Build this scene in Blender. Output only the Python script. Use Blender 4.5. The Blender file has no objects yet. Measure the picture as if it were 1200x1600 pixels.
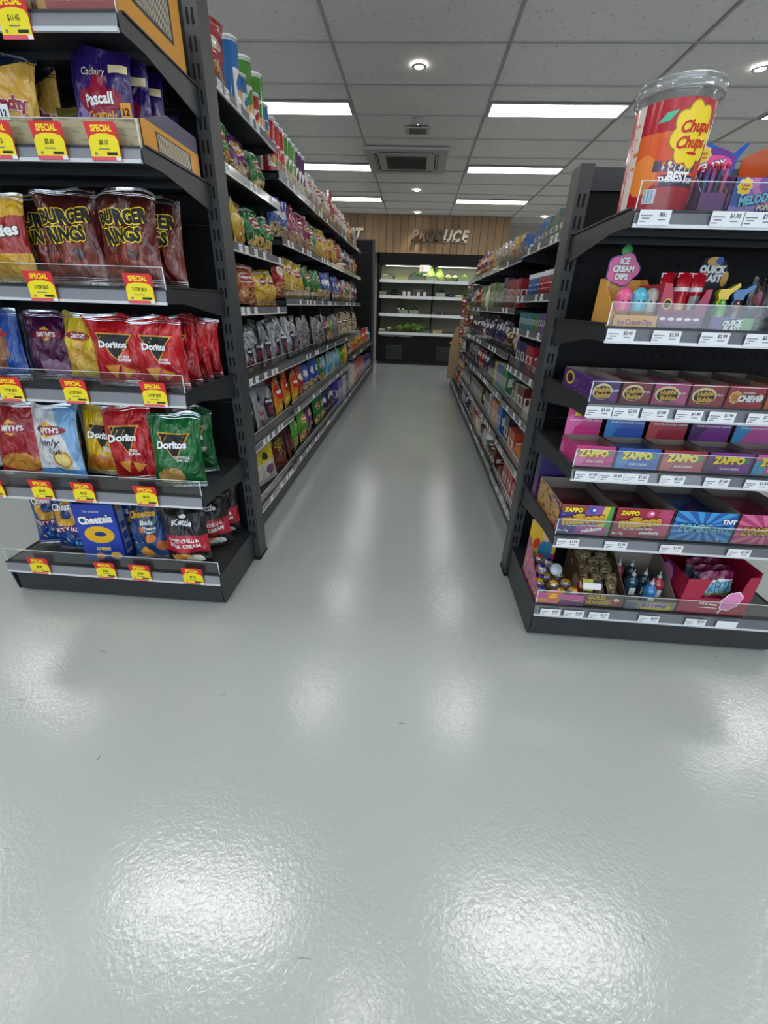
import bpy, bmesh, math, random
from mathutils import Vector, Matrix
PI = math.pi
rnd = random.Random(7)
scene = bpy.context.scene
COL = scene.collection

def C(h):
    h = h.lstrip('#')
    r = [int(h[i:i + 2], 16) / 255 for i in (0, 2, 4)]
    return tuple([(c / 12.92 if c <= .04045 else ((c + .055) / 1.055) ** 2.4) for c in r] + [1.0])

# ------------------------------------------------------------------ camera
CAM_H = 1.16885
F_PX, PITCH, YAW, ROLL = 654.4, .45798, .0568, .03414
cam = bpy.data.cameras.new('camera')
cam.sensor_fit = 'VERTICAL'
cam.sensor_height = 36.0
cam.lens = F_PX / 1600 * 36.0
cam.clip_start = .02
camo = bpy.data.objects.new('camera', cam)
COL.objects.link(camo)
fw = Vector((-math.sin(YAW) * math.cos(PITCH), math.cos(YAW) * math.cos(PITCH), -math.sin(PITCH)))
r0 = Vector((math.cos(YAW), math.sin(YAW), 0))
u0 = r0.cross(fw)
rr = r0 * math.cos(ROLL) + u0 * math.sin(ROLL)
uu = -r0 * math.sin(ROLL) + u0 * math.cos(ROLL)
camo.matrix_world = Matrix(((rr.x, uu.x, -fw.x, 0), (rr.y, uu.y, -fw.y, 0), (rr.z, uu.z, -fw.z, CAM_H), (0, 0, 0, 1)))
scene.camera = camo

# ------------------------------------------------------------------ world, lights, exposure
scene.view_settings.view_transform = 'Standard'
scene.view_settings.look = 'None'
scene.view_settings.gamma = 1
scene.view_settings.use_curve_mapping = False
scene.view_settings.exposure = 0.25
world = bpy.data.worlds.new('world')
scene.world = world
world.use_nodes = True
world.node_tree.nodes['Background'].inputs[0].default_value = (.55, .72, 1.0, 1)
world.node_tree.nodes['Background'].inputs[1].default_value = 1.0
PANEL_E = 11.0
DOWN_W = 7.0
day = bpy.data.lights.new('shopfront_daylight', 'AREA')
day.shape = 'RECTANGLE'; day.size = 9; day.size_y = 2.1
day.energy = 120; day.color = (.84, .92, 1.0)
dayo = bpy.data.objects.new('shopfront_daylight', day)
COL.objects.link(dayo)
dayo.location = (0.5, -4.35, 1.35)
dayo.rotation_euler = (PI / 2 + .16, 0, 0)

# ------------------------------------------------------------------ materials
MATS = {}
def mat(name, col, rough=.5, metal=0., coat=0., spec=.5, emit=None, es=1.0, bump=None, mottle=0):
    if name in MATS: return MATS[name]
    m = bpy.data.materials.new(name); m.use_nodes = True
    nt = m.node_tree; b = nt.nodes['Principled BSDF']
    c = C(col) if isinstance(col, str) else col
    b.inputs['Base Color'].default_value = c
    b.inputs['Roughness'].default_value = rough
    b.inputs['Metallic'].default_value = metal
    b.inputs['Coat Weight'].default_value = coat
    b.inputs['Coat Roughness'].default_value = .1
    b.inputs['Specular IOR Level'].default_value = spec
    if emit:
        b.inputs['Emission Color'].default_value = C(emit); b.inputs['Emission Strength'].default_value = es
    if bump or mottle:
        tc = nt.nodes.new('ShaderNodeTexCoord')
        nz = nt.nodes.new('ShaderNodeTexNoise')
        sc, st = bump if bump else (60, 0)
        nz.inputs['Scale'].default_value = sc
        nt.links.new(tc.outputs['Object'], nz.inputs['Vector'])
        if bump:
            bp = nt.nodes.new('ShaderNodeBump'); bp.inputs['Strength'].default_value = st
            bp.inputs['Distance'].default_value = .002
            nt.links.new(nz.outputs['Fac'], bp.inputs['Height']); nt.links.new(bp.outputs['Normal'], b.inputs['Normal'])
        if mottle:
            mx = nt.nodes.new('ShaderNodeMix'); mx.data_type = 'RGBA'
            n2 = nt.nodes.new('ShaderNodeTexNoise'); n2.inputs['Scale'].default_value = mottle
            nt.links.new(tc.outputs['Object'], n2.inputs['Vector'])
            nt.links.new(n2.outputs['Fac'], mx.inputs[0])
            mx.inputs[6].default_value = tuple(x * .8 for x in c[:3]) + (1,)
            mx.inputs[7].default_value = tuple(min(1, x * 1.2) for x in c[:3]) + (1,)
            nt.links.new(mx.outputs[2], b.inputs['Base Color'])
    MATS[name] = m
    return m

def clear_mat(name, tint='#eef4f2', gloss=.12, rough=.03, alpha=.0):
    """clear acrylic / film: see-through with a soft mirror"""
    if name in MATS: return MATS[name]
    m = bpy.data.materials.new(name); m.use_nodes = True
    nt = m.node_tree
    for n in list(nt.nodes): nt.nodes.remove(n)
    out = nt.nodes.new('ShaderNodeOutputMaterial')
    tr = nt.nodes.new('ShaderNodeBsdfTransparent'); tr.inputs[0].default_value = C(tint)
    gl = nt.nodes.new('ShaderNodeBsdfGlossy'); gl.inputs['Roughness'].default_value = rough
    fr = nt.nodes.new('ShaderNodeLayerWeight'); fr.inputs[0].default_value = .25
    mm = nt.nodes.new('ShaderNodeMath'); mm.operation = 'MULTIPLY_ADD'
    mm.inputs[1].default_value = .38; mm.inputs[2].default_value = gloss * .5
    mx = nt.nodes.new('ShaderNodeMixShader')
    nt.links.new(fr.outputs['Facing'], mm.inputs[0])
    nt.links.new(mm.outputs[0], mx.inputs[0]); nt.links.new(tr.outputs[0], mx.inputs[1]); nt.links.new(gl.outputs[0], mx.inputs[2])
    if alpha:
        df = nt.nodes.new('ShaderNodeBsdfDiffuse'); df.inputs[0].default_value = C('#d8dcdc')
        m2 = nt.nodes.new('ShaderNodeMixShader'); m2.inputs[0].default_value = alpha
        nt.links.new(mx.outputs[0], m2.inputs[1]); nt.links.new(df.outputs[0], m2.inputs[2])
        nt.links.new(m2.outputs[0], out.inputs[0])
    else:
        nt.links.new(mx.outputs[0], out.inputs[0])
    MATS[name] = m
    return m

class NB:
    """small node-expression helper"""
    def __init__(s, nt): s.nt = nt
    def m(s, op, a, b=None, c=None):
        n = s.nt.nodes.new('ShaderNodeMath'); n.operation = op
        for i, x in enumerate((a, b, c)):
            if x is None: continue
            if isinstance(x, (int, float)): n.inputs[i].default_value = x
            else: s.nt.links.new(x, n.inputs[i])
        return n.outputs[0]
    def mix(s, f, a, b):
        n = s.nt.nodes.new('ShaderNodeMix'); n.data_type = 'RGBA'
        for i, x in ((0, f), (6, a), (7, b)):
            if isinstance(x, (int, float)): n.inputs[i].default_value = x
            elif isinstance(x, tuple): n.inputs[i].default_value = x
            else: s.nt.links.new(x, n.inputs[i])
        return n.outputs[2]

def printed(name, base, layers, rough=.28, coat=.3, crease=.5, csc=14, metal=0.):
    """packaging film or card with printed shapes laid out in the pack's own 0..1 face coordinates"""
    if name in MATS: return MATS[name]
    m = bpy.data.materials.new(name); m.use_nodes = True
    nt = m.node_tree; b = nt.nodes['Principled BSDF']; N = NB(nt)
    b.inputs['Roughness'].default_value = rough; b.inputs['Coat Weight'].default_value = coat
    b.inputs['Coat Roughness'].default_value = .12; b.inputs['Metallic'].default_value = metal
    uv = nt.nodes.new('ShaderNodeUVMap'); uv.uv_map = 'UVMap'
    sp = nt.nodes.new('ShaderNodeSeparateXYZ'); nt.links.new(uv.outputs[0], sp.inputs[0])
    u, v = sp.outputs[0], sp.outputs[1]
    col = C(base)
    nzc = {}
    def noise(sc, det=2):
        if sc not in nzc:
            n = nt.nodes.new('ShaderNodeTexNoise'); n.inputs['Scale'].default_value = sc; n.inputs['Detail'].default_value = det
            nt.links.new(uv.outputs[0], n.inputs['Vector']); nzc[sc] = n.outputs['Fac']
        return nzc[sc]
    def box(x0, y0, x1, y1):
        a = N.m('MULTIPLY', N.m('GREATER_THAN', u, x0), N.m('LESS_THAN', u, x1))
        c = N.m('MULTIPLY', N.m('GREATER_THAN', v, y0), N.m('LESS_THAN', v, y1))
        return N.m('MULTIPLY', a, c)
    def ell(cx, cy, rx, ry, wob=0, wsc=9):
        a = N.m('DIVIDE', N.m('SUBTRACT', u, cx), rx); c = N.m('DIVIDE', N.m('SUBTRACT', v, cy), ry)
        d = N.m('ADD', N.m('MULTIPLY', a, a), N.m('MULTIPLY', c, c))
        if wob: d = N.m('ADD', d, N.m('MULTIPLY', N.m('SUBTRACT', noise(wsc), .5), wob))
        return N.m('LESS_THAN', d, 1.0)
    def tri(pts):
        r = None
        for i in range(len(pts)):
            (x0, y0), (x1, y1) = pts[i], pts[(i + 1) % len(pts)]
            e = N.m('SUBTRACT', N.m('MULTIPLY', N.m('SUBTRACT', v, y0), x1 - x0), N.m('MULTIPLY', N.m('SUBTRACT', u, x0), y1 - y0))
            g = N.m('GREATER_THAN', e, 0.0)
            r = g if r is None else N.m('MULTIPLY', r, g)
        return r
    for L in layers:
        k = L[0]
        if k == 'r': f = box(*L[1:5]); cc = L[5]
        elif k == 'e': f = ell(*L[1:5]); cc = L[5]
        elif k == 'c': f = ell(*L[1:5], wob=L[6] if len(L) > 6 else 1.2); cc = L[5]
        elif k == 't': f = tri(L[1]); cc = L[2]
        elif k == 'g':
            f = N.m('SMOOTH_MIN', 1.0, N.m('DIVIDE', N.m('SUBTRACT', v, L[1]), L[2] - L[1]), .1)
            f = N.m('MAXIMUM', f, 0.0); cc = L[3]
        elif k == 'n':
            f = N.m('MULTIPLY', N.m('GREATER_THAN', noise(L[1]), L[2]), box(*L[4:8]) if len(L) > 4 else 1.0); cc = L[3]
        elif k == 'b':
            a = N.m('ARCTAN2', N.m('SUBTRACT', v, L[2]), N.m('SUBTRACT', u, L[1]))
            f = N.m('GREATER_THAN', N.m('SINE', N.m('MULTIPLY', a, L[3])), 0.0); cc = L[4]
        elif k == 's':   # vertical stripes (bar code)
            f = N.m('MULTIPLY', N.m('GREATER_THAN', N.m('SINE', N.m('MULTIPLY', u, L[5])), N.m('MULTIPLY', N.m('SUBTRACT', noise(60), .5), 3.0)), box(*L[1:5])); cc = L[6]
        elif k == 'w':   # wavy cell swirl
            vo = nt.nodes.new('ShaderNodeTexVoronoi'); vo.inputs['Scale'].default_value = L[1]
            nt.links.new(uv.outputs[0], vo.inputs['Vector'])
            f = N.m('MULTIPLY', N.m('LESS_THAN', vo.outputs['Distance'], L[2]), box(*L[4:8]) if len(L) > 4 else 1.0); cc = L[3]
        col = N.mix(f, col, C(cc))
    if isinstance(col, tuple): b.inputs['Base Color'].default_value = col
    else: nt.links.new(col, b.inputs['Base Color'])
    if crease:
        tc = nt.nodes.new('ShaderNodeTexCoord')
        mp = nt.nodes.new('ShaderNodeMapping'); mp.inputs['Scale'].default_value = (1.6, 1, .7)
        oi = nt.nodes.new('ShaderNodeObjectInfo')
        nt.links.new(tc.outputs['Object'], mp.inputs[0]); nt.links.new(oi.outputs['Random'], mp.inputs['Location'])
        vo = nt.nodes.new('ShaderNodeTexVoronoi'); vo.feature = 'SMOOTH_F1'; vo.inputs['Scale'].default_value = csc
        n = nt.nodes.new('ShaderNodeTexNoise'); n.inputs['Scale'].default_value = csc * 1.1; n.inputs['Detail'].default_value = 2.5
        n.inputs['Distortion'].default_value = 1.2
        nt.links.new(mp.outputs[0], vo.inputs['Vector']); nt.links.new(mp.outputs[0], n.inputs['Vector'])
        h = N.m('ADD', vo.outputs['Distance'], N.m('MULTIPLY', n.outputs['Fac'], 1.3))
        bp = nt.nodes.new('ShaderNodeBump'); bp.inputs['Strength'].default_value = crease; bp.inputs['Distance'].default_value = .034
        nt.links.new(h, bp.inputs['Height']); nt.links.new(bp.outputs['Normal'], b.inputs['Normal'])
    MATS[name] = m
    return m

M_STEEL = mat('charcoal_steel', '#292c30', .4, .0, bump=(420, .35))
M_STEELD = mat('charcoal_steel_panel', '#0e0f11', .55, spec=.25, bump=(300, .2))
M_POST = mat('charcoal_post', '#3c3e40', .33, 0., bump=(520, .6))
M_BLACK = mat('black_rubber', '#0c0d0f', .6)
M_HOLE = mat('punched_hole', '#030304', .9)
M_STRIP = mat('grey_ticket_plastic', '#85888e', .22, coat=.5)
M_STRIPB = mat('grey_ticket_plastic_dark', '#686b72', .25, coat=.5)
M_LIP = mat('lip_highlight', '#d5d9dc', .15, coat=.6)  # whitish colour paints the highlight along the lower lip
M_ACR = clear_mat('clear_acrylic', '#f8faf9', .035, .05, alpha=.012)
M_EDGE = mat('acrylic_edge', '#e4ecee', .2, coat=.4)
M_WHITE = mat('white_paper', '#e9ebee', .6)
M_INK = mat('black_ink', '#16171a', .6)
M_GREYINK = mat('grey_ink', '#7d8087', .7)
M_YEL = mat('yellow_ink', '#ffe11a', .5)
M_YELTAG = mat('yellow_tag_card', '#f2e01c', .5)
M_REDTAG = mat('red_tag_card', '#d8292f', .5)
M_PINKTAG = mat('pink_tag_card', '#e4576a', .5)
M_WINK = mat('white_ink', '#f4f4f4', .4)
M_CARD = mat('brown_card', '#b08d62', .75, bump=(200, .1))
M_CARDIN = mat('grey_card_inside', '#8d857c', .8)
M_SILVER = mat('silver_foil', '#c9ccd2', .22, .75, bump=(60, .7))

# ------------------------------------------------------------------ mesh helper
TXT = {}; TXTMID = {}
def text_shape(s, bold=.0, shear=0., res=2, spacing=1.0):
    key = (s, bold, shear, res, spacing)
    if key in TXT: return TXT[key]
    cu = bpy.data.curves.new('t', 'FONT'); cu.body = s; cu.size = 1.0; cu.resolution_u = res
    cu.offset = bold; cu.shear = shear; cu.space_character = spacing
    o = bpy.data.objects.new('t', cu)
    me = bpy.data.meshes.new_from_object(o)
    vs = [(v.co.x, v.co.y) for v in me.vertices]
    fs = [tuple(p.vertices) for p in me.polygons]
    if fs:
        up = sum(p.normal.z for p in me.polygons)
        if up < 0: fs = [tuple(reversed(f)) for f in fs]
    x0 = min(v[0] for v in vs); x1 = max(v[0] for v in vs)
    cap_ = .03 + bold * 1.2
    if fs and bold > .0:
        rx, _f, rw = text_shape(s, 0.0, shear, res, spacing); lo = min(v[0] for v in rx) - cap_; hi = max(v[0] for v in rx) + cap_
        mid_ = TXTMID[(s, 0.0, shear, res, spacing)]
        vs = [(min(max(x - mid_, lo), hi) + mid_, min(max(y, -.32), .98)) for x, y in vs]
    x0 = min(v[0] for v in vs); x1 = max(v[0] for v in vs)
    TXTMID[key] = (x0 + x1) / 2
    vs = [((x - (x0 + x1) / 2), y) for x, y in vs]
    bpy.data.objects.remove(o); bpy.data.meshes.remove(me); bpy.data.curves.remove(cu)
    TXT[key] = (vs, fs, x1 - x0)
    return TXT[key]

FINE = {}
def fine_text(key, lim=.17):
    """the same letters cut into small triangles so that they follow a bulging pack"""
    if key in FINE: return FINE[key]
    vs, fs, w = text_shape(*key)
    V = list(vs); T = []
    for f in fs:
        for i in range(1, len(f) - 1): T.append((f[0], f[i], f[i + 1]))
    out = []; mid = {}
    while T:
        t = T.pop()
        e = [((V[t[i]][0] - V[t[(i + 1) % 3]][0]) ** 2 + (V[t[i]][1] - V[t[(i + 1) % 3]][1]) ** 2, i) for i in range(3)]
        L, i = max(e)
        if L < lim * lim: out.append(t); continue
        a, b, c = t[i], t[(i + 1) % 3], t[(i + 2) % 3]
        k = (min(a, b), max(a, b))
        if k not in mid: V.append(((V[a][0] + V[b][0]) / 2, (V[a][1] + V[b][1]) / 2)); mid[k] = len(V) - 1
        T += [(a, mid[k], c), (mid[k], b, c)]
    FINE[key] = (V, out, w)
    return FINE[key]

class M:
    def __init__(s): s.v = []; s.f = []; s.mi = []; s.uv = []; s.sm = []; s.mats = []
    def mid(s, m):
        if m not in s.mats: s.mats.append(m)
        return s.mats.index(m)
    def add(s, pts, faces, m, uvs=None, smooth=False):
        b = len(s.v); s.v += [tuple(p) for p in pts]; k = s.mid(m)
        for i, f in enumerate(faces):
            s.f.append(tuple(b + j for j in f)); s.mi.append(k); s.sm.append(smooth)
            s.uv.append([uvs[j] for j in f] if uvs else None)
    def quad(s, a, b, c, d, m): s.add([a, b, c, d], [(0, 1, 2, 3)], m, [(0, 0), (1, 0), (1, 1), (0, 1)])
    def box(s, x0, y0, z0, x1, y1, z1, m, skip='', **fm):
        if x0 > x1: x0, x1 = x1, x0
        if y0 > y1: y0, y1 = y1, y0
        if z0 > z1: z0, z1 = z1, z0
        q = {'f': [(x0, y0, z0), (x1, y0, z0), (x1, y0, z1), (x0, y0, z1)],
             'r': [(x1, y0, z0), (x1, y1, z0), (x1, y1, z1), (x1, y0, z1)],
             'k': [(x1, y1, z0), (x0, y1, z0), (x0, y1, z1), (x1, y1, z1)],
             'l': [(x0, y1, z0), (x0, y0, z0), (x0, y0, z1), (x0, y1, z1)],
             't': [(x0, y0, z1), (x1, y0, z1), (x1, y1, z1), (x0, y1, z1)],
             'b': [(x0, y1, z0), (x1, y1, z0), (x1, y0, z0), (x0, y0, z0)]}
        for k, p in q.items():
            if k in skip: continue
            s.quad(*p, fm.get(k, m))
    def prism(s, poly, frame, d, m, side=None):
        """polygon (ccw, 2-D) put in frame(x, y, off) and given thickness d behind the face"""
        n = len(poly)
        front = [frame(x, y, 0) for x, y in poly]; back = [frame(x, y, -d) for x, y in poly]
        s.add(front, [tuple(range(n))], m); s.add(back, [tuple(reversed(range(n)))], side or m)
        for i in range(n):
            j = (i + 1) % n
            s.add([front[j], front[i], back[i], back[j]], [(0, 1, 2, 3)], side or m)
    def lathe(s, prof, m, n=20, c=(0, 0, 0), mats=None, caps=True, ax='z', uvs=True):
        """prof: list of (r, z)"""
        P = []
        for r, z in prof:
            for i in range(n + 1):
                a = 2 * PI * i / n
                if ax == 'z': P.append((c[0] + r * math.sin(a), c[1] - r * math.cos(a), c[2] + z))
                elif ax == 'y': P.append((c[0] + r * math.sin(a), c[1] + z, c[2] + r * math.cos(a)))
                else: P.append((c[0] + z, c[1] + r * math.cos(a), c[2] + r * math.sin(a)))
        zs = [p[1] for p in prof]; zr = (max(zs) - min(zs)) or 1
        U = [((i / n + .5) % 1.0 if i not in (0, n) else .5, (z - min(zs)) / zr) for r, z in prof for i in range(n + 1)]
        for k in range(len(prof) - 1):
            mm = mats[k] if mats else m
            fs = []; 
            for i in range(n):
                a = k * (n + 1) + i; fs.append((a, a + 1, a + n + 2, a + n + 1))
            b = len(s.v); kk = s.mid(mm)
            if k == 0: s._lb = b; s.v += P
            base = s._lb
            for i, f in enumerate(fs):
                s.f.append(tuple(base + j for j in f)); s.mi.append(kk); s.sm.append(True)
                ua = (i / n + .5) % 1.0; ub = ua + 1 / n
                v0 = (prof[k][1] - min(zs)) / zr; v1 = (prof[k + 1][1] - min(zs)) / zr
                s.uv.append([(ua, v0), (ub, v0), (ub, v1), (ua, v1)])
        if caps:
            for k, rev in ((0, True), (len(prof) - 1, False)):
                if prof[k][0] > 1e-5:
                    ring = [s._lb + k * (n + 1) + i for i in range(n)]
                    s.f.append(tuple(reversed(ring)) if rev else tuple(ring)); s.mi.append(s.mid((mats or [m])[0 if rev else -1] if mats else m)); s.sm.append(False)
                    s.uv.append([(0, 0)] * n)
    def ell(s, c, r, m, n=14, k=9):
        prof = [(max(1e-4, math.sin(PI * i / k)), -math.cos(PI * i / k)) for i in range(k + 1)]
        b0 = len(s.v)
        s.lathe(prof, m, n, caps=False)
        for i in range(b0, len(s.v)):
            x, y, z = s.v[i]; s.v[i] = (c[0] + x * r[0], c[1] + y * r[1], c[2] + z * r[2])
    def tube(s, pts, r, m, n=8):
        pts = [Vector(p) for p in pts]; rings = []
        for i, p in enumerate(pts):
            d = (pts[min(i + 1, len(pts) - 1)] - pts[max(i - 1, 0)]).normalized()
            a = d.orthogonal().normalized() if i == 0 else (a - d * a.dot(d)).normalized()
            bb = d.cross(a); rings.append([p + a * (r * math.cos(2 * PI * j / n)) + bb * (r * math.sin(2 * PI * j / n)) for j in range(n)])
        V = [tuple(q) for g in rings for q in g]
        F = [(i * n + j, i * n + (j + 1) % n, (i + 1) * n + (j + 1) % n, (i + 1) * n + j) for i in range(len(pts) - 1) for j in range(n)]
        F += [tuple(reversed(range(n))), tuple((len(pts) - 1) * n + j for j in range(n))]
        s.add(V, F, m, smooth=True)
    def text(s, t, frame, cx, cy, size, m, bold=.0, shear=0., off=.0012, outline=None, ow=.06, rot=0., sx=1., spacing=1.0, res=2, fine=False):
        """size = cap height; frame(x, y, off)"""
        sc = size / .69
        def put(vs, fs, o, mm):
            c_, s_ = math.cos(rot), math.sin(rot)
            P = []
            for x, y in vs:
                x *= sc * sx; y = (y - .345) * sc
                P.append(frame(cx + x * c_ - y * s_, cy + x * s_ + y * c_, o))
            s.add(P, fs, mm)
        if outline is not None:
            vs, fs, w = (fine_text if fine else lambda k: text_shape(*k))((t, bold + ow, shear, res, spacing)); put(vs, fs, off, outline)
            off = off * 1.0 + .0008
        vs, fs, w = (fine_text if fine else lambda k: text_shape(*k))((t, bold, shear, res, spacing)); put(vs, fs, off, m)
    def poly(s, pts, frame, m, off=.001, lv=0):
        if not lv:
            s.add([frame(x, y, off) for x, y in pts], [tuple(range(len(pts)))], m); return
        n = len(pts); cx = sum(p[0] for p in pts) / n; cy = sum(p[1] for p in pts) / n
        T = [((cx, cy), pts[i], pts[(i + 1) % n]) for i in range(n)] if n > 3 else [tuple(pts)]
        ar = sum((pts[i][0] * pts[(i + 1) % n][1] - pts[(i + 1) % n][0] * pts[i][1]) for i in range(n))
        for _ in range(lv):
            Q = []
            for a, b, c in T:
                ab = ((a[0] + b[0]) / 2, (a[1] + b[1]) / 2); bc = ((b[0] + c[0]) / 2, (b[1] + c[1]) / 2); ca = ((c[0] + a[0]) / 2, (c[1] + a[1]) / 2)
                Q += [(a, ab, ca), (ab, b, bc), (ca, bc, c), (ab, bc, ca)]
            T = Q
        V = [frame(x, y, off) for t in T for x, y in t]
        s.add(V, [(3 * i, 3 * i + 1, 3 * i + 2) if ar > 0 else (3 * i, 3 * i + 2, 3 * i + 1) for i in range(len(T))], m)
    def blob(s, cx, cy, rx, ry, frame, m, off=.001, n=20, lob=0, amp=0., rot=0):
        pts = []
        for i in range(n):
            a = 2 * PI * i / n; k = 1 + amp * (2.2 * abs(math.cos(lob * a / 2)) - 1.2)
            x, y = rx * k * math.cos(a), ry * k * math.sin(a)
            pts.append((cx + x * math.cos(rot) - y * math.sin(rot), cy + x * math.sin(rot) + y * math.cos(rot)))
        V = [frame(cx, cy, off)]
        for q in (.4, .7, 1.0): V += [frame(cx + (x - cx) * q, cy + (y - cy) * q, off) for x, y in pts]
        F = [(0, 1 + i, 1 + (i + 1) % n) for i in range(n)]
        for r_ in (0, 1): F += [(1 + r_ * n + i, 1 + (r_ + 1) * n + i, 1 + (r_ + 1) * n + (i + 1) % n, 1 + r_ * n + (i + 1) % n) for i in range(n)]
        s.add(V, F, m)
    def mesh(s, name):
        me = bpy.data.meshes.new(name)
        me.from_pydata(s.v, [], s.f)
        for m in s.mats: me.materials.append(m)
        me.polygons.foreach_set('material_index', s.mi)
        me.polygons.foreach_set('use_smooth', s.sm)
        if any(u is not None for u in s.uv):
            l = me.uv_layers.new(name='UVMap'); flat = []
            for f, u in zip(s.f, s.uv):
                for j in range(len(f)):
                    flat += list(u[j]) if u else [-5, -5]
            l.data.foreach_set('uv', flat)
        me.validate(); me.update()
        return me
    def build(s, name, parent=None, loc=(0, 0, 0), rot=(0, 0, 0)):
        return link(name, s.mesh(name), parent, loc, rot)

def link(name, me, parent=None, loc=(0, 0, 0), rot=(0, 0, 0)):
    o = bpy.data.objects.new(name, me); COL.objects.link(o)
    o.location = loc; o.rotation_euler = rot
    if parent: o.parent = parent
    return o
def empty(name, loc=(0, 0, 0), rot=(0, 0, 0)):
    o = bpy.data.objects.new(name, None); COL.objects.link(o); o.location = loc; o.rotation_euler = rot
    o.empty_display_size = .05
    return o
def tag(o, label, cat, group=None):
    o['label'] = label; o['category'] = cat
    if group: o['group'] = group
    return o
def struct(o): o['kind'] = 'structure'; return o
def copy_tree(o, parent=None, loc=None, rot=None):
    c = o.copy(); COL.objects.link(c); c.parent = parent
    if loc is not None: c.location = loc
    if rot is not None: c.rotation_euler = rot
    for ch in [x for x in o.children]: copy_tree(ch, c)
    return c

def fr(o, ux=(1, 0, 0), uy=(0, 0, 1), n=(0, -1, 0)):
    def f(x, y, off): return tuple(o[i] + ux[i] * x + uy[i] * y + n[i] * off for i in range(3))
    return f
# ================================================================== THE ROOM
HC = 2.757
XL, XR, YF, YB = -7.5, 7.2, -4.6, 10.75
GX0, GY0 = -.6868, 3.916

# floor: grey epoxy paint
def floor_mat():
    m = bpy.data.materials.new('grey_epoxy_floor'); m.use_nodes = True
    nt = m.node_tree; b = nt.nodes['Principled BSDF']; N = NB(nt)
    tc = nt.nodes.new('ShaderNodeTexCoord')
    def nz(sc, det=2, stretch=None, dist=0):
        n = nt.nodes.new('ShaderNodeTexNoise'); n.inputs['Scale'].default_value = sc; n.inputs['Detail'].default_value = det
        n.inputs['Distortion'].default_value = dist
        if stretch:
            mp = nt.nodes.new('ShaderNodeMapping'); mp.inputs['Scale'].default_value = stretch[:3]; mp.inputs['Rotation'].default_value = (0, 0, stretch[3])
            nt.links.new(tc.outputs['Object'], mp.inputs[0]); nt.links.new(mp.outputs[0], n.inputs['Vector'])
        else: nt.links.new(tc.outputs['Object'], n.inputs['Vector'])
        return n.outputs['Fac']
    col = N.mix(nz(1.3, 3), C('#abb2b0'), C('#b8bfbd'))
    col = N.mix(N.m('MULTIPLY', N.m('GREATER_THAN', nz(26, 1, (.4, 2.6, 1, .5)), .80), .5), col, C('#4c4d4c'))
    col = N.mix(N.m('MULTIPLY', N.m('GREATER_THAN', nz(30, 1, (2.6, .6, 1, .9)), .81), .5), col, C('#4c4d4c'))
    nt.links.new(col, b.inputs['Base Color'])
    b.inputs['Roughness'].default_value = .24
    b.inputs['Specular IOR Level'].default_value = .6
    b.inputs['Coat Weight'].default_value = 1.0; b.inputs['Coat Roughness'].default_value = .15; b.inputs['Coat IOR'].default_value = 1.5
    bp = nt.nodes.new('ShaderNodeBump'); bp.inputs['Strength'].default_value = .5; bp.inputs['Distance'].default_value = .0011
    nt.links.new(N.m('ADD', nz(115, 2.0, None, .5), N.m('MULTIPLY', nz(45, 1), .8)), bp.inputs['Height']); nt.links.new(bp.outputs['Normal'], b.inputs['Normal']); nt.links.new(bp.outputs['Normal'], b.inputs['Coat Normal'])
    return m
mf = M(); mf.quad((XL, YF, 0), (XR, YF, 0), (XR, YB, 0), (XL, YB, 0), floor_mat())
struct(mf.build('floor'))

# ceiling tiles
def ceil_mat():
    m = bpy.data.materials.new('ceiling_tile'); m.use_nodes = True
    nt = m.node_tree; b = nt.nodes['Principled BSDF']; N = NB(nt)
    tc = nt.nodes.new('ShaderNodeTexCoord')
    n = nt.nodes.new('ShaderNodeTexNoise'); n.inputs['Scale'].default_value = 160; n.inputs['Detail'].default_value = 3
    nt.links.new(tc.outputs['Object'], n.inputs['Vector'])
    v = nt.nodes.new('ShaderNodeTexNoise'); v.inputs['Scale'].default_value = 45; v.inputs['Detail'].default_value = 1
    nt.links.new(tc.outputs['Object'], v.inputs['Vector'])
    col = N.mix(N.m('GREATER_THAN', v.outputs['Fac'], .68), C('#efebe8'), C('#d6d2cf'))
    nt.links.new(col, b.inputs['Base Color']); b.inputs['Roughness'].default_value = .9
    bp = nt.nodes.new('ShaderNodeBump'); bp.inputs['Strength'].default_value = .35; bp.inputs['Distance'].default_value = .003
    nt.links.new(n.outputs['Fac'], bp.inputs['Height']); nt.links.new(bp.outputs['Normal'], b.inputs['Normal'])
    return m
M_TILE = ceil_mat()
M_TBAR = mat('ceiling_t_bar', '#b3afac', .6)
mc = M()
mc.box(XL, YF, HC + .012, XR, YB, HC + .05, M_TILE)
struct(mc.build('ceiling'))
mg = M()
k = -6
while GX0 + 1.2 * k < XR:
    x = GX0 + 1.2 * k
    if x > XL: mg.box(x - .009, YF, HC, x + .009, YB, HC + .012, M_TBAR)
    k += 1
k = -15
while GY0 + .6 * k < YB:
    y = GY0 + .6 * k
    if y > YF: mg.box(XL, y - .009, HC + .0012, XR, y + .009, HC + .012, M_TBAR)
    k += 1
o = mg.build('trim_ceiling_grid'); struct(o)

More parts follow.
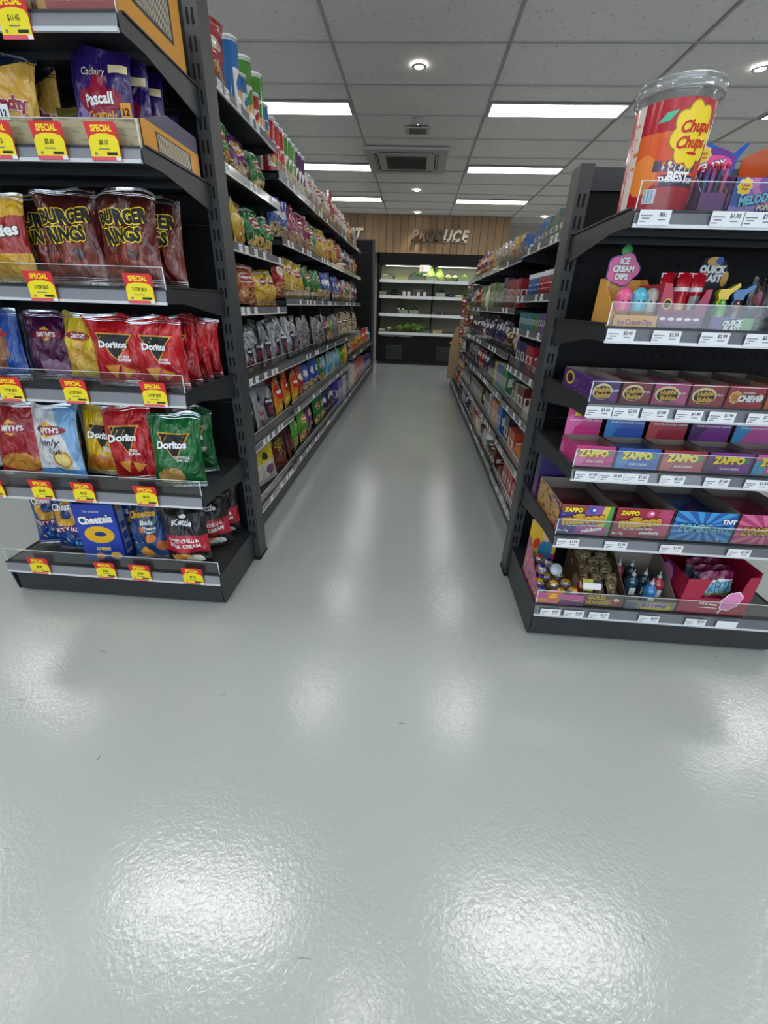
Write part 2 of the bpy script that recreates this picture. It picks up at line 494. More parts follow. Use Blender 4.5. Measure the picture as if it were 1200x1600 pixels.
# walls
M_WALL = mat('painted_wall', '#b9b2ab', .8, bump=(60, .05))
for nm, a in (('wall_left', (XL - .1, YF, 0, XL, YB, HC + .05)), ('wall_right', (XR, YF, 0, XR + .1, YB, HC + .05)), ('wall_back', (XL, YB, 0, XR, YB + .1, HC + .05))):
    w = M(); w.box(*a, M_WALL); struct(w.build(nm))
w = M()   # shopfront wall with a long window opening
w.box(XL, YF - .1, 0, -4.2, YF, HC, M_WALL); w.box(5.2, YF - .1, 0, XR, YF, HC, M_WALL)
w.box(-4.2, YF - .1, 2.45, 5.2, YF, HC, M_WALL); w.box(-4.2, YF - .1, 0, 5.2, YF, .25, M_WALL)
struct(w.build('wall_front'))
w = M()
for i in range(6):
    x = -4.2 + 9.4 * i / 5; w.box(x - .03, YF - .08, .25, x + .03, YF - .02, 2.45, M_STEEL)
w.box(-4.2, YF - .08, .25, 5.2, YF - .02, .3, M_STEEL); w.box(-4.2, YF - .08, 2.4, 5.2, YF - .02, 2.45, M_STEEL)
wf = struct(w.build('window_1'))
w = M(); w.box(-4.2, YF - .055, .3, 5.2, YF - .05, 2.4, clear_mat('window_glass', '#f4f8f8', .08, .01)); w.build('glass', wf)
dayo.location = (.5, YF + .02, 1.35)

# timber bulkhead over the fridges
def wood_mat():
    m = bpy.data.materials.new('timber_boards'); m.use_nodes = True
    nt = m.node_tree; b = nt.nodes['Principled BSDF']; N = NB(nt)
    tc = nt.nodes.new('ShaderNodeTexCoord'); sp = nt.nodes.new('ShaderNodeSeparateXYZ'); nt.links.new(tc.outputs['Object'], sp.inputs[0])
    t = N.m('DIVIDE', sp.outputs[0], .142)
    cell = N.m('FLOOR', t); fr_ = N.m('FRACT', t)
    wn = nt.nodes.new('ShaderNodeTexWhiteNoise'); wn.noise_dimensions = '1D'; nt.links.new(cell, wn.inputs['W'])
    mp = nt.nodes.new('ShaderNodeMapping'); mp.inputs['Scale'].default_value = (30, 1, 1.5); nt.links.new(tc.outputs['Object'], mp.inputs[0])
    n = nt.nodes.new('ShaderNodeTexNoise'); n.inputs['Scale'].default_value = 3; n.inputs['Detail'].default_value = 5; nt.links.new(mp.outputs[0], n.inputs['Vector'])
    col = N.mix(wn.outputs['Value'], C('#8e7252'), C('#b08e68'))
    col = N.mix(N.m('MULTIPLY', n.outputs['Fac'], .55), col, C('#7a5c3a'))
    col = N.mix(N.m('LESS_THAN', fr_, .07), col, C('#2c2018'))
    nt.links.new(col, b.inputs['Base Color']); b.inputs['Roughness'].default_value = .55
    return m
w = M(); w.box(-4.2, 9.86, 2.125, 1.69, YB, HC, wood_mat()); struct(w.build('trim_timber_bulkhead'))

# light panels
M_PANEL = mat('light_panel', '#ffffff', .5, emit='#fffefa', es=PANEL_E)
M_FRAME = mat('white_light_frame', '#c8c6c4', .5)
def panel_light(x0, y0, label):
    e = empty('ceiling_light_panel', (x0, y0, HC))
    a = M(); a.box(.012, .012, -.004, 1.188, .30, .002, M_FRAME, skip='b')
    for q in ((.012, .012, 1.188, .03), (.012, .282, 1.188, .30), (.012, .03, .03, .282), (1.17, .03, 1.188, .282)):
        a.box(q[0], q[1], -.006, q[2], q[3], 0, M_FRAME)
    a.build('light_frame', e)
    d = M(); d.box(.03, .03, -.0055, 1.17, .282, -.0045, M_PANEL); d.build('light_diffuser', e)
    tag(e, label, 'ceiling light', 'rectangular ceiling light panels')
rowname = {2: 'nearest visible', 5: 'second', 8: 'third'}
for cx, side in ((GX0 - 1.2, 'left'), (GX0 + 1.2, 'right')):
    for kk, yy in ((0, 4.816), (1, 6.616), (2, 8.416)):
        nm = ('nearest', 'middle', 'farthest')[kk]
        panel_light(cx, yy, f'long bright white ceiling light panel, {nm} of the three over the {side} shelving')
for cx, side in ((GX0 - 1.2, 'left'), (GX0 + 1.2, 'right')):
    for yy, nm in ((3.016, 'just above the top of the photo'), (1.216, 'directly over the end display'), (-.584, 'behind the viewer'), (-2.384, 'near the shopfront')):
        panel_light(cx, yy, f'white ceiling light panel {nm}, {side} side')
for cx, side in ((GX0 - 3.6, 'far left'), (GX0 + 3.6, 'far right')):
    for yy, nm in ((8.416, 'at the back'), (6.616, 'second from the back'), (4.816, 'halfway along'), (3.016, 'third from the front'), (1.216, 'level with the end display'), (-.584, 'near the front')):
        panel_light(cx, yy, f'white ceiling light panel {nm}, {side} column')

# downlights
M_DOWN = mat('downlight_lens', '#ffffff', .5, emit='#fffaf2', es=22)
def downlight(x, y, label, w=DOWN_W):
    e = empty('downlight', (x, y, HC))
    a = M(); a.lathe([(.032, -.001), (.036, -.006), (.05, -.006), (.055, 0.0)], mat('downlight_ring', '#d8d6d4', .4), 24, caps=False); a.build('trim_ring', e)
    a = M(); a.lathe([(.0001, -.002), (.034, -.002)], M_DOWN, 20, caps=False); a.build('lens', e)
    L = bpy.data.lights.new('downlight_beam', 'SPOT'); L.energy = w; L.spot_size = math.radians(95); L.spot_blend = .8; L.shadow_soft_size = .04; L.color = (1, .95, .88)
    lo = bpy.data.objects.new('downlight_beam', L); COL.objects.link(lo); lo.parent = e; lo.location = (0, 0, -.02)
    tag(e, label, 'downlight', 'round downlights')
downlight(-.093, 4.23, 'small round glowing downlight nearest the viewer over the aisle')
downlight(-.12, 7.93, 'small round downlight over the far half of the aisle')
downlight(-.111, 9.62, 'small round downlight washing the timber above the produce sign', 22)
downlight(2.33, 4.24, 'round downlight at the right edge above the lollipop tub')
downlight(2.29, 9.75, 'round downlight beyond the right shelving near the back wall')
for x, y, s in ((-2.3, .88, 'left'), (-.1, .9, 'middle'), (2.33, .9, 'right')):
    downlight(x, y, f'round downlight over the open floor in front of the displays, {s} one', 5)

# cassette air conditioner
M_AC = mat('ac_plastic', '#bdb8b4', .5); M_ACG = mat('ac_grille', '#6d6964', .7); M_SLOT = mat('ac_slot', '#2b2826', .7)
e = empty('ceiling_air_conditioner', (-.235, 6.44, HC)); tag(e, 'square cassette air conditioner with grey central grille set in the ceiling', 'air conditioner')
a = M(); a.box(-.475, -.475, -.025, .475, .475, .0, M_AC); a.build('cover_frame', e)
a = M(); a.box(-.24, -.24, -.034, .24, .24, -.0255, M_ACG)
for i in range(12): a.box(-.235, -.23 + i * .04, -.037, .235, -.215 + i * .04, -.034, M_SLOT)
a.build('intake_grille', e)
for i in range(4):
    a = M(); a.box(-.31, -.375, -.029, .31, -.335, -.0255, M_SLOT); a.box(-.30, -.365, -.034, .30, -.35, -.029, M_AC)
    a.build('louvre', e, rot=(0, 0, i * PI / 2))
e = empty('ceiling_sensor', (-.1, 5.24, HC)); tag(e, 'small round ceiling detector beside a little grey vent', 'detector')
a = M(); a.lathe([(.001, -.028), (.03, -.026), (.05, -.015), (.062, 0)], M_AC, 20, caps=False); a.build('detector_dome', e)
a = M(); a.ell((0, 0, -.028), (.007, .007, .004), mat('sensor_led', '#ffffff', .3, emit='#ffffff', es=2)); a.build('indicator', e)
e = empty('ceiling_vent', (-.103, 5.47, HC)); tag(e, 'small rectangular grey vent in the ceiling tile', 'vent')
a = M(); a.box(-.115, -.09, -.01, .115, .09, 0, M_AC); a.build('vent_frame', e)
a = M(); a.box(-.085, -.07, -.013, .085, .07, -.0105, M_ACG)
a.build('vent_grille', e)

# sign letters
M_CREAM = mat('cream_letter', '#efe6cf', .4); M_DARKREFL = mat('letter_dark_reflection', '#5b4a3c', .35, .2); M_LSIDE = mat('letter_side', '#8d7f6c', .5)  # brown faces on the first letters: a dark reflection painted as colour
def sign(word, xc, zc, h, width, cols, label, name):
    e = empty(name, (xc, 9.86, zc)); tag(e, label, 'sign')
    n = len(word); adv = width / n; x = -width / 2
    ws = [text_shape(ch, .05, .28)[2] for ch in word]; tot = sum(ws); s = h / .69; sxx = width / (tot * s + .0)
    for ch, cc, wd in zip(word, cols, ws):
        a = M(); vs, fs, w_ = text_shape(ch, .05, .28)
        cxx = x + wd * s * sxx / 2
        P = lambda y_: [(cxx + vx * s * sxx * 1.06, y_, (vy - .345) * s) for vx, vy in vs]
        F = P(-.07); B = P(-.012)
        a.add(F, fs, cc)
        a.add(B, [tuple(reversed(f)) for f in fs], M_LSIDE)
        ed = {}
        for f in fs:
            for i in range(len(f)):
                p, q = f[i], f[(i + 1) % len(f)]
                if (q, p) in ed: del ed[(q, p)]
                else: ed[(p, q)] = 1
        for p, q in ed: a.add([F[q], F[p], B[p], B[q]], [(0, 1, 2, 3)], M_LSIDE)
        # slab serif feet
        a.box(cxx - wd * s * sxx * .42 - .018, -.07, -h / 2 - .004, cxx - wd * s * sxx * .42 + .05, -.012, -h / 2 + .022, cc)
        a.build('letter', e)
        x += wd * s * sxx
sign('PRODUCE', .36, 2.425, .185, 1.12, [M_DARKREFL] * 4 + [M_CREAM] * 3, 'raised slanted letters reading PRODUCE on the timber boards', 'produce_sign')
sign('MEAT', -1.50, 2.43, .17, .70, [M_CREAM] * 4, 'raised cream letters above the left shelving, final T showing', 'meat_sign')
# ================================================================== SHELVING
def perf_panel(mm, x0, x1, z0, z1, y, holes=True, row=.32):
    """perforated back panel facing -y at plane y, with visible joints"""
    mm.box(x0, y, z0, x1, y + .012, z1, M_STEELD)
    z = z0
    while z < z1 - .02:
        mm.box(x0, y - .0015, z, x1, y, z + .004, M_STEEL); z += row

def hole_field(mm, x0, x1, z0, z1, y, sx=.038, sz=.05):
    z = z0
    M_H = M_HOLE
    while z < z1:
        x = x0
        while x < x1:
            pts = [(x + .0045 * math.cos(2 * PI * i / 6), y, z + .0055 * math.sin(2 * PI * i / 6)) for i in range(6)]
            mm.add(pts, [tuple(range(6))], M_H); x += sx
        z += sz

def bracket(mm, x, yf, yb, zt, zb_front, zb_back, th=.003):
    poly = [(yf, zb_front), (yf + (yb - yf) * .25, zb_front), (yb, zb_back), (yb, zt + .012), (yf + .02, zt + .012), (yf, zt)]
    mm.prism(poly, lambda a, b, o: (x + o + th / 2, a, b), th, M_STEEL)
    mm.box(x - .006, yf + .02, zt + .010, x + .006, yb, zt + .014, M_STEEL)

def end_display(name, x0, x1, yback, shelves, base, ph, post_sides, label, acr_h, xpost, far=None):
    """free-standing end unit facing -y. shelves: (z_bottom, z_top, y_front)"""
    e = empty(name, ((x0 + x1) / 2, yback, 0)); ox, oy = -(x0 + x1) / 2, -yback
    def B(mm, nm, par): 
        mm.v = [(a + ox, b + oy, c) for a, b, c in mm.v]
        return mm.build(nm, par)
    # posts
    for (a, b_) in xpost:
        p = M(); p.box(a, yback - .04, .0, b_, yback + .05, ph, M_POST)
        z = .12
        w = b_ - a
        while z < ph - .08:
            for fx in (.3, .66): p.box(a + w * fx - .0035, yback - .0412, z, a + w * fx + .0035, yback - .0399, z + .036, M_HOLE)
            z += .062
        p.box(a - .003, yback - .05, 0, b_ + .003, yback + .055, .012, M_BLACK)
        B(p, 'upright', e)
    # back panel
    p = M(); perf_panel(p, xpost[0][1] if x0 < 0 else xpost[0][1], xpost[1][0], .13, ph - .03, yback, row=.32)
    hole_field(p, xpost[0][1] + .03, xpost[1][0] - .02, .18, ph - .1, yback - .002)
    p.box(xpost[0][1] - .005, yback - .012, ph - .065, xpost[1][0] + .005, yback + .02, ph - .002, M_STEEL)
    B(p, 'back_panel', e)
    # base
    zb, zt, yf = base
    p = M(); p.box(x0 + .012, yf + .012, .012, x1 - .012, yf + .03, zb, M_STEEL)
    for sx in (x0, x1 - .006):
        poly = [(yf + .01, .012), (yback - .045, .012), (yback - .045, zt), (yf, zt), (yf, zb - .0)]
        p.prism(poly, lambda a, b, o, sx=sx: (sx + .006 + o, a, b), .006, M_STEEL)
    B(p, 'plinth', e)
    for sx in (x0 + .05, x1 - .05):
        f = M(); f.lathe([(.02, 0), (.02, .012)], M_BLACK, 14, (sx, yf + .05, 0)); B(f, 'foot', e)
    def strip_and_riser(par, za, zc, yf):
        s = M()
        s.add([(x0 + .004, yf - .008, za), (x1 - .004, yf - .008, za), (x1 - .004, yf - .001, zc), (x0 + .004, yf - .001, zc)], [(0, 1, 2, 3)], M_STRIP if x0 < 0 else M_STRIPB)
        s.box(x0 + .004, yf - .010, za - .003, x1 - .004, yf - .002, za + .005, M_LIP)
        s.box(x0 + .004, yf - .004, zc - .003, x1 - .004, yf, zc + .002, M_STEEL)
        B(s, 'ticket_strip', par)
        if acr_h:
            s = M(); s.box(x0 + .006, yf + .004, zc - .004, x1 - .006, yf + .0065, zc + acr_h, M_ACR)
            s.box(x0 + .006, yf + .0038, zc + acr_h - .0006, x1 - .006, yf + .0067, zc + acr_h + .0008, M_EDGE)
            s.box(x0 + .0055, yf + .0038, zc, x0 + .0075, yf + .0067, zc + acr_h, M_EDGE)
            s.box(x1 - .0075, yf + .0038, zc, x1 - .0055, yf + .0067, zc + acr_h, M_EDGE)
            B(s, 'acrylic_riser', par)
    p = M(); p.box(x0 + .006, yf, zt - .012, x1 - .006, yback - .002, zt - .004, M_STEEL)
    bs = B(p, 'base_shelf', e); strip_and_riser(bs, zb, zt, yf)
    for za, zc, yf in shelves:
        p = M(); p.box(x0 + .006, yf, zc - .016, x1 - .006, yback - .002, zc - .004, M_STEEL)
        p.box(x0 + .006, yf, za + .002, x1 - .006, yf + .004, zc - .004, M_STEEL)
        for fx in (.3, .62): p.box(x0 + .006, yf + (yback - yf) * fx, zc - .032, x1 - .006, yf + (yback - yf) * fx + .03, zc - .016, M_STEEL)
        sh = B(p, 'shelf', e)
        for x in (x0 + .003, x1 - .003):
            q = M(); bracket(q, x, yf, yback - .04, zc - .004, za, za - .045); B(q, 'shelf_bracket', sh)
        strip_and_riser(sh, za, zc, yf)
    tag(e, label, 'display shelving')
    return e

LSH = [(1.732, 1.766, 1.345), (1.486, 1.518, 1.345), (1.152, 1.190, 1.345), (.846, .888, 1.352), (.481, .524, 1.34)]
LBASE = (.114, .158, 1.372)
end_display('left_end_display', -1.664, -.738, 1.79, LSH, LBASE, 2.22, 1, 'tall charcoal end-of-aisle shelving on the left, stacked with crisps', .058, [(-1.70, -1.655), (-.760, -.715)])
RSH = [(1.363, 1.396, 1.285), (1.098, 1.136, 1.285), (.891, .932, 1.285), (.691, .729, 1.285), (.441, .481, 1.295)]
RBASE = (.117, .164, 1.322)
end_display('right_end_display', .512, 1.452, 1.79, RSH, RBASE, 1.60, 1, 'lower charcoal end-of-aisle shelving on the right, stacked with sweets', .060, [(.500, .545), (1.42, 1.465)])

# ---- aisle runs -------------------------------------------------------------
LFACE, RFACE = -.80, .60
LJ = [1.87, 2.79, 3.71, 4.63, 5.55, 6.47, 7.39, 8.31]
RJ = [1.87, 2.90, 3.82, 4.74, 5.56, 6.42, 7.30]
LZ = {0: [1.875, 1.625, 1.36, 1.11, .795, .462, .112]}
for b in (1, 2, 3, 4): LZ[b] = [1.771, 1.468, 1.155, .793, .478, .12]
LZ[4] = [1.771, 1.468, 1.155, .793, .54, .13]
for b in (5, 6): LZ[b] = [.54, .14]
RZ = {0: [1.443, 1.21, 1.04, .825, .602, .333, .088]}
for b in (1, 2, 3): RZ[b] = [1.428, 1.148, .88, .615, .345, .105]
RZ[4] = [.115]; RZ[5] = [.12]
SH = .034   # strip height; the deck lies at its top
def aisle_run(name, face, s, J, Z, ph, label, depth=.37):
    e = empty(name, (face, J[0], 0))
    def Bd(mm, nm, par):
        mm.v = [(a - face, b - J[0], c) for a, b, c in mm.v]; return mm.build(nm, par)
    X = lambda d: face - s * d
    for i, y in enumerate(J):
        hh = ph if (i <= 5 if s > 0 else i <= 4) else ph
        p = M(); p.box(X(depth + .0), y - .02, 0, X(depth + .07), y + .02, hh, M_POST); Bd(p, 'upright', e)
    for b in range(len(J) - 1):
        y0, y1 = J[b] + .003, J[b + 1] - .003
        p = M(); p.box(X(depth + .03), y0 + .02, .1, X(depth + .04), y1 - .02, ph - .03, M_STEELD)
        z = .1
        while z < ph - .1: p.box(X(depth + .028), y0 + .02, z, X(depth + .03), y1 - .02, z + .004, M_STEEL); z += .32
        Bd(p, 'back_panel', e)
        for k, z in enumerate(Z[b]):
            basek = (k == len(Z[b]) - 1)
            zt = z + SH
            p = M()
            p.box(X(.0), y0, zt - .012, X(depth), y1, zt - .003, M_STEEL)
            p.box(X(.0), y0, z, X(.004), y1, zt - .003, M_STEEL)
            if basek: p.box(X(.012), y0, .012, X(.03), y1, z, M_STEEL)
            else:
                for yy in (y0, y1 - .003):
                    poly = [(0, z), (depth, z - .045), (depth, zt), (0, zt)]
                    q = [(X(a), b_) for a, b_ in poly]
                    V = [(a, yy, b_) for a, b_ in q] + [(a, yy + .003, b_) for a, b_ in q]
                    p.add(V, [(0, 1, 2, 3), (7, 6, 5, 4), (0, 4, 5, 1), (1, 5, 6, 2), (2, 6, 7, 3), (3, 7, 4, 0)], M_STEEL)
            sh = Bd(p, 'base_shelf' if basek else 'shelf', e)
            q = M()
            q.box(X(-.008), y0 + .006, z, X(-.0005), y1 - .006, zt, M_STRIPB)
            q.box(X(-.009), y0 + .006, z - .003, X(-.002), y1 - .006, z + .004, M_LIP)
            Bd(q, 'ticket_strip', sh)
            if (z < .9 or (b % 2 == 1 and z < 1.8)) and not (s < 0 and b > 3):
                q = M(); q.box(X(.004), y0 + .008, zt - .002, X(.0065), y1 - .008, zt + .052, M_ACR)
                q.box(X(.0038), y0 + .008, zt + .0515, X(.0067), y1 - .008, zt + .053, M_EDGE)
                Bd(q, 'acrylic_riser', sh)
    tag(e, label, 'shelving')
    return e
aisle_run('left_aisle_shelving', LFACE, 1, LJ, LZ, 2.15, 'long run of charcoal shelving down the left side of the aisle, full of snack packets')
aisle_run('right_aisle_shelving', RFACE, -1, RJ, RZ, 1.6, 'lower run of charcoal shelving down the right side of the aisle')
# dark end frame of the left run by the fridge
e = empty('end_panel', (-1.0, 8.50, 0)); tag(e, 'tall dark metal end panel beside the produce fridge', 'panel')
p = M(); p.box(-.3, 0, 0, .165, .03, 2.16, M_STEELD)
for z in (.4, .8, 1.2, 1.6, 1.98): p.box(-.3, -.002, z, .165, 0, z + .006, M_STEEL)
p.build('panel_sheet', e)
p = M(); p.box(.166, -.02, 0, .205, .06, 2.18, M_POST); p.build('post', e)
p = M(); p.box(-.3, -.01, 2.161, .165, .04, 2.18, M_STEEL); p.build('top_rail', e)

# ================================================================== TICKETS
def special_tag(x, y, z, w, price, label, small=None):
    """yellow price ticket with red SPECIAL header clipped on the strip"""
    o = M(); f = fr((0, 0, 0)); h = .074
    def rr(x0, y0, x1, y1, m, off): o.poly([(x0, y0), (x1, y0), (x1, y1), (x0, y1)], f, m, off)
    o.box(-w / 2, 0, 0, w / 2, .0012, h, M_REDTAG)
    o.poly([(-w / 2 - .004, h + .004), (-w / 2, h - .024), (w / 2, h - .024), (w / 2 - .004, h + .004)][::-1][::-1], f, M_REDTAG, .0006)
    pts = [(-w * .49, .008), (w * .49, .008), (w * .49, h - .034), (w * .40, h - .024), (w * .15, h - .0195), (-w * .15, h - .0195), (-w * .40, h - .024), (-w * .49, h - .034)]
    o.poly(pts, f, M_YELTAG, .001)
    rr(-w / 2, 0, w / 2, .008, M_PINKTAG, .0009); rr(w * .33, 0, w * .5, .008, M_WHITE, .0012)
    o.text('SPECIAL', f, 0, h - .009, .0125, M_YEL, .045, 0, .0014, sx=.85)
    L = len(price)
    o.text(price, f, 0, h - .037, .0095, M_INK, .02, 0, .0016, sx=.8 if L < 7 else .68)
    rr(w * .05, .011, w * .40, .0165, M_INK, .0016)
    rr(-w * .36, .011, -w * .27, .0165, M_GREYINK, .0016)
    rr(-w * .2, h - .052, w * .16, h - .0495, M_GREYINK, .0016)
    ob = o.build('special_price_tag', None, (x, y, z)); tag(ob, label, 'price tag', 'yellow special price tags')
    return ob
SP = [(-.988, 1.331, 1.712, .076, '$11.45', 'top shelf of left end display, at the upper left corner of the photo'),
      (-1.115, 1.331, 1.486, .082, '$4.75', 'second shelf down, leftmost and partly cut off'), (-.976, 1.331, 1.486, .082, '$5.00', 'second shelf down, middle of the three'), (-.830, 1.331, 1.486, .080, '$8.10', 'second shelf down, below the purple sweet bag'),
      (-1.114, 1.331, 1.150, .084, '3 FOR $6.0', 'third shelf down, left one below the brown ring snacks'), (-.813, 1.331, 1.152, .083, '3 FOR $6.0', 'third shelf down, right one below the brown ring snacks'),
      (-1.334, 1.338, .842, .082, '2 FOR $6.0', 'fourth shelf down, leftmost below the blue bag'), (-1.109, 1.338, .844, .082, '2 FOR $6.0', 'fourth shelf down, below the yellow crisps'), (-.839, 1.338, .846, .082, '2 FOR $6.0', 'fourth shelf down, rightmost by the red corn chips'),
      (-1.338, 1.326, .482, .082, '$6.00', 'fifth shelf down, under the white and blue crisps'), (-1.179, 1.326, .482, .082, '$6.25', 'fifth shelf down, under the yellow corn chips'), (-.942, 1.326, .482, .082, '$6.25', 'fifth shelf down, between red and green corn chips'), (-1.53, 1.326, .482, .082, '$6.00', 'fifth shelf down, cut by the left edge of the photo'),
      (-1.506, 1.360, .114, .084, '$6.80', 'bottom shelf, leftmost below the blue ring snacks'), (-1.219, 1.360, .114, .084, '$6.80', 'bottom shelf, below the blue snack box'), (-1.071, 1.360, .114, .084, '$5.80', 'bottom shelf, below the cheese ball bag'), (-.850, 1.360, .114, .084, '$7.50', 'bottom shelf, rightmost below the black chip bag')]
for x, y, z, w, pr, lb in SP:
    special_tag(x, y, z, w, pr, 'yellow special tag, ' + lb.replace(' of left end display', ''))

def white_tag(x, y, z, price, label):
    o = M(); f = fr((0, 0, 0)); w, h = .074, .031
    o.box(-w / 2, 0, 0, w / 2, .0008, h, M_WHITE)
    if price:
        o.text(price, f, .018, h - .009, .0085, M_INK, .02, 0, .0006, sx=.9)
        for zz, a, b in ((.018, -.034, -.006), (.012, -.03, -.012), (.006, -.034, -.02), (.010, .008, .026)):
            o.poly([(a, zz), (b, zz), (b, zz + .0022), (a, zz + .0022)], f, M_GREYINK, .0006)
    ob = o.build('price_label', None, (x, y, z)); tag(ob, label, 'price label', 'white price labels on the right end display')
RT = [('top shelf', 1.272, 1.365, [(.561, '80c', 'under the lollipop tub'), (.730, '$1.00', 'under the melody pops box'), (.806, '$1.00', 'at the right edge')]),
      ('second shelf down', 1.272, 1.100, [(.553, '$2.45', 'under the orange carton'), (.673, '$2.55', 'under the crimson carton'), (.798, '$2.99', 'right of the crimson carton'), (.914, '$2.99', 'at the right edge')]),
      ('third shelf down', 1.272, .893, [(.547, '$3.60', 'leftmost'), (.624, '$3.95', 'second from left'), (.706, '$1.90', 'third from left'), (.802, '$1.90', 'fourth from left'), (.894, '$1.90', 'fifth from left'), (1.002, '$1.90', 'at the right edge')]),
      ('fourth shelf down', 1.272, .693, [(.561, '$1.65', 'leftmost of three touching'), (.636, '$1.65', 'middle of three touching'), (.711, '$1.65', 'right of three touching'), (.820, '$1.69', 'under the red box'), (.953, '$1.65', 'under the purple box'), (1.073, '$1.65', 'at the right edge')]),
      ('fifth shelf down', 1.282, .444, [(.560, '$1.99', 'under the rainbow box'), (.720, '$1.99', 'under the strawberry box'), (.903, '$1.00', 'under the blue box'), (1.123, '$1.00', 'under the pink box')]),
      ('bottom shelf', 1.309, .122, [(.574, '$4.83', 'leftmost'), (.662, '$4.62', 'second from left'), (.755, '$2.99', 'third from left'), (.939, '$2.49', 'fourth from left'), (1.109, '$2.50', 'under the crimson box'), (1.222, '', 'blank rightmost one')])]
for nm, y, z, L in RT:
    for x, pr, wh in L: white_tag(x, y, z, pr, f'white price label on {nm} of right end display, {wh}')

# aisle tickets: shared mesh
tm = M(); tm.box(0, -.022, 0, .0008, .022, .030, M_WHITE)
tm.box(.0008, -.016, .018, .001, .004, .021, M_GREYINK); tm.box(.0008, .006, .013, .001, .018, .018, M_GREYINK); tm.box(.0008, -.016, .008, .001, .0, .010, M_GREYINK)
TME = tm.mesh('price_ticket')
ORD = ['top', 'second', 'third', 'fourth', 'fifth', 'sixth', 'lowest']
BAYN = ['nearest', 'second', 'third', 'fourth', 'fifth', 'sixth', 'farthest']
def tickets(face, s, J, Z, run):
    for b in range(len(J) - 1):
        for k, z in enumerate(Z[b]):
            if b >= 4 and k % 2: continue
            n = [7, 5, 4, 3, 3, 3, 2][b]
            ys = J[b] + .09; span = J[b + 1] - J[b] - .14
            if b == 0: ys += .07; span -= .07
            cl = sorted(rnd.uniform(0, span) for _ in range(n)); last = -1
            zz = z + .002
            sn = 'lowest' if k == len(Z[b]) - 1 else ORD[k]
            for c in cl:
                if c - last < .055: continue
                last = c
                o = link('price_ticket', TME, None, (face + s * .0085, ys + c, zz), (0, 0, 0 if s > 0 else PI))
                tag(o, f'white price ticket on the {sn} shelf edge, {BAYN[b]} bay of the {run} aisle shelving', 'price ticket', f'tickets on the {sn} shelf of the {BAYN[b]} {run} bay')
tickets(LFACE, 1, LJ, LZ, 'left'); tickets(RFACE, -1, RJ, RZ, 'right')
# ================================================================== PACKS
def bagS(W, H, D, seed, taper=.10, crk=1.0):
    R = random.Random(seed); a1, a2, a3, a4 = [R.uniform(0, 6.28) for _ in range(4)]; tl, trr = R.uniform(-.05, .02), R.uniform(-.05, .02)
    tw = R.uniform(-.02, .02)
    def S(u, v, side=1, off=0.0):
        e = max(0.0, math.sin(PI * min(1, max(0, (v - .045) / .91)))) ** .6
        eu = max(0.0, 1 - abs(2 * u - 1) ** 2.6) ** .62
        x = (u - .5) * W * (1 - taper * e) + tw * (v - .5) * .3
        wob = e * eu * D * crk * (.07 * math.sin(9 * u + 5 * v + a1) + .06 * math.sin(7 * v - 8 * u + a2) + .035 * math.sin(19 * u - 13 * v + a3) + .03 * math.sin(23 * v + 6 * u + a4))
        y = -side * (D / 2 * e * eu * (1.12 - .25 * v) + wob * side + off)
        z = H * v + (.006 * math.sin(5 * u + a3) if v > .95 else 0) - (H * .012 * abs(2 * u - 1) ** 3 if v > .9 else 0)
        if v > .6: z += H * ((v - .6) / .4) ** 2 * ((tl if u < .5 else trr) * abs(2 * u - 1) + .012 * math.sin(11 * u + a4)); y -= side * 0 + D * .5 * ((v - .6) / .4) ** 2 * math.sin(6 * u + a4) * .5
        y += .10 * D * (1 - e) * (1 if v > .5 else -.4) * math.sin(7 * u + a3) 
        return (x, y, z)
    return S
def bag(W, H, D, m, seed=1, nu=24, nv=30, taper=.10, texts=(), foil=None, shapes=(), crk=1.4):
    """pillow pack: front is -y, base at z=0"""
    a = M(); S = bagS(W, H, D, seed, taper, crk)
    for side in (1, -1):
        P = []; U = []
        for j in range(nv + 1):
            for i in range(nu + 1):
                u, v = i / nu, j / nv
                P.append(S(u, v, side)); U.append((u if side == 1 else 1 - u, v))
        F = []
        for j in range(nv):
            for i in range(nu):
                q = (j * (nu + 1) + i, j * (nu + 1) + i + 1, (j + 1) * (nu + 1) + i + 1, (j + 1) * (nu + 1) + i)
                F.append(q if side == 1 else tuple(reversed(q)))
        if foil and side == -1: a.add(P, F, foil, U, True)
        else: a.add(P, F, m, U, True)
    # crimped seals
    for v in (0, 1):
        for k in range(3):
            zz = (.008 + .005 * k) if v == 0 else H - .008 - .005 * k
            pts = []
            for i in range(nu + 1):
                x, y, z = S(i / nu, (zz / H), 1, .0008); pts.append((x, y - .0006, z))
            n = len(pts); pts2 = [(p[0], p[1], p[2] + .0016) for p in pts]
            a.add(pts + pts2, [(i, i + 1, n + i + 1, n + i) for i in range(n - 1)], foil or m, [(.5, v)] * (2 * n), True)
    def frm(x, y, off):   # metres from pack centre -> surface
        return S(min(1, max(0, .5 + x / (W * (1 - taper)))), min(1, max(0, y / H)), 1, off)
    for t in shapes:
        k = t[0]
        if k == 'blob': a.blob(t[1], t[2], t[3], t[4], frm, t[5], t[6], *(t[7:]))
        elif k == 'poly': a.poly(t[1], frm, t[2], t[3], 2 if len(t[1]) > 4 else 3)
    for t in texts:
        d = dict(t); d['fine'] = True; s_ = d.pop('s'); a.text(s_, frm, d.pop('x', 0), d.pop('y'), d.pop('h'), d.pop('m'), **d)
    return a

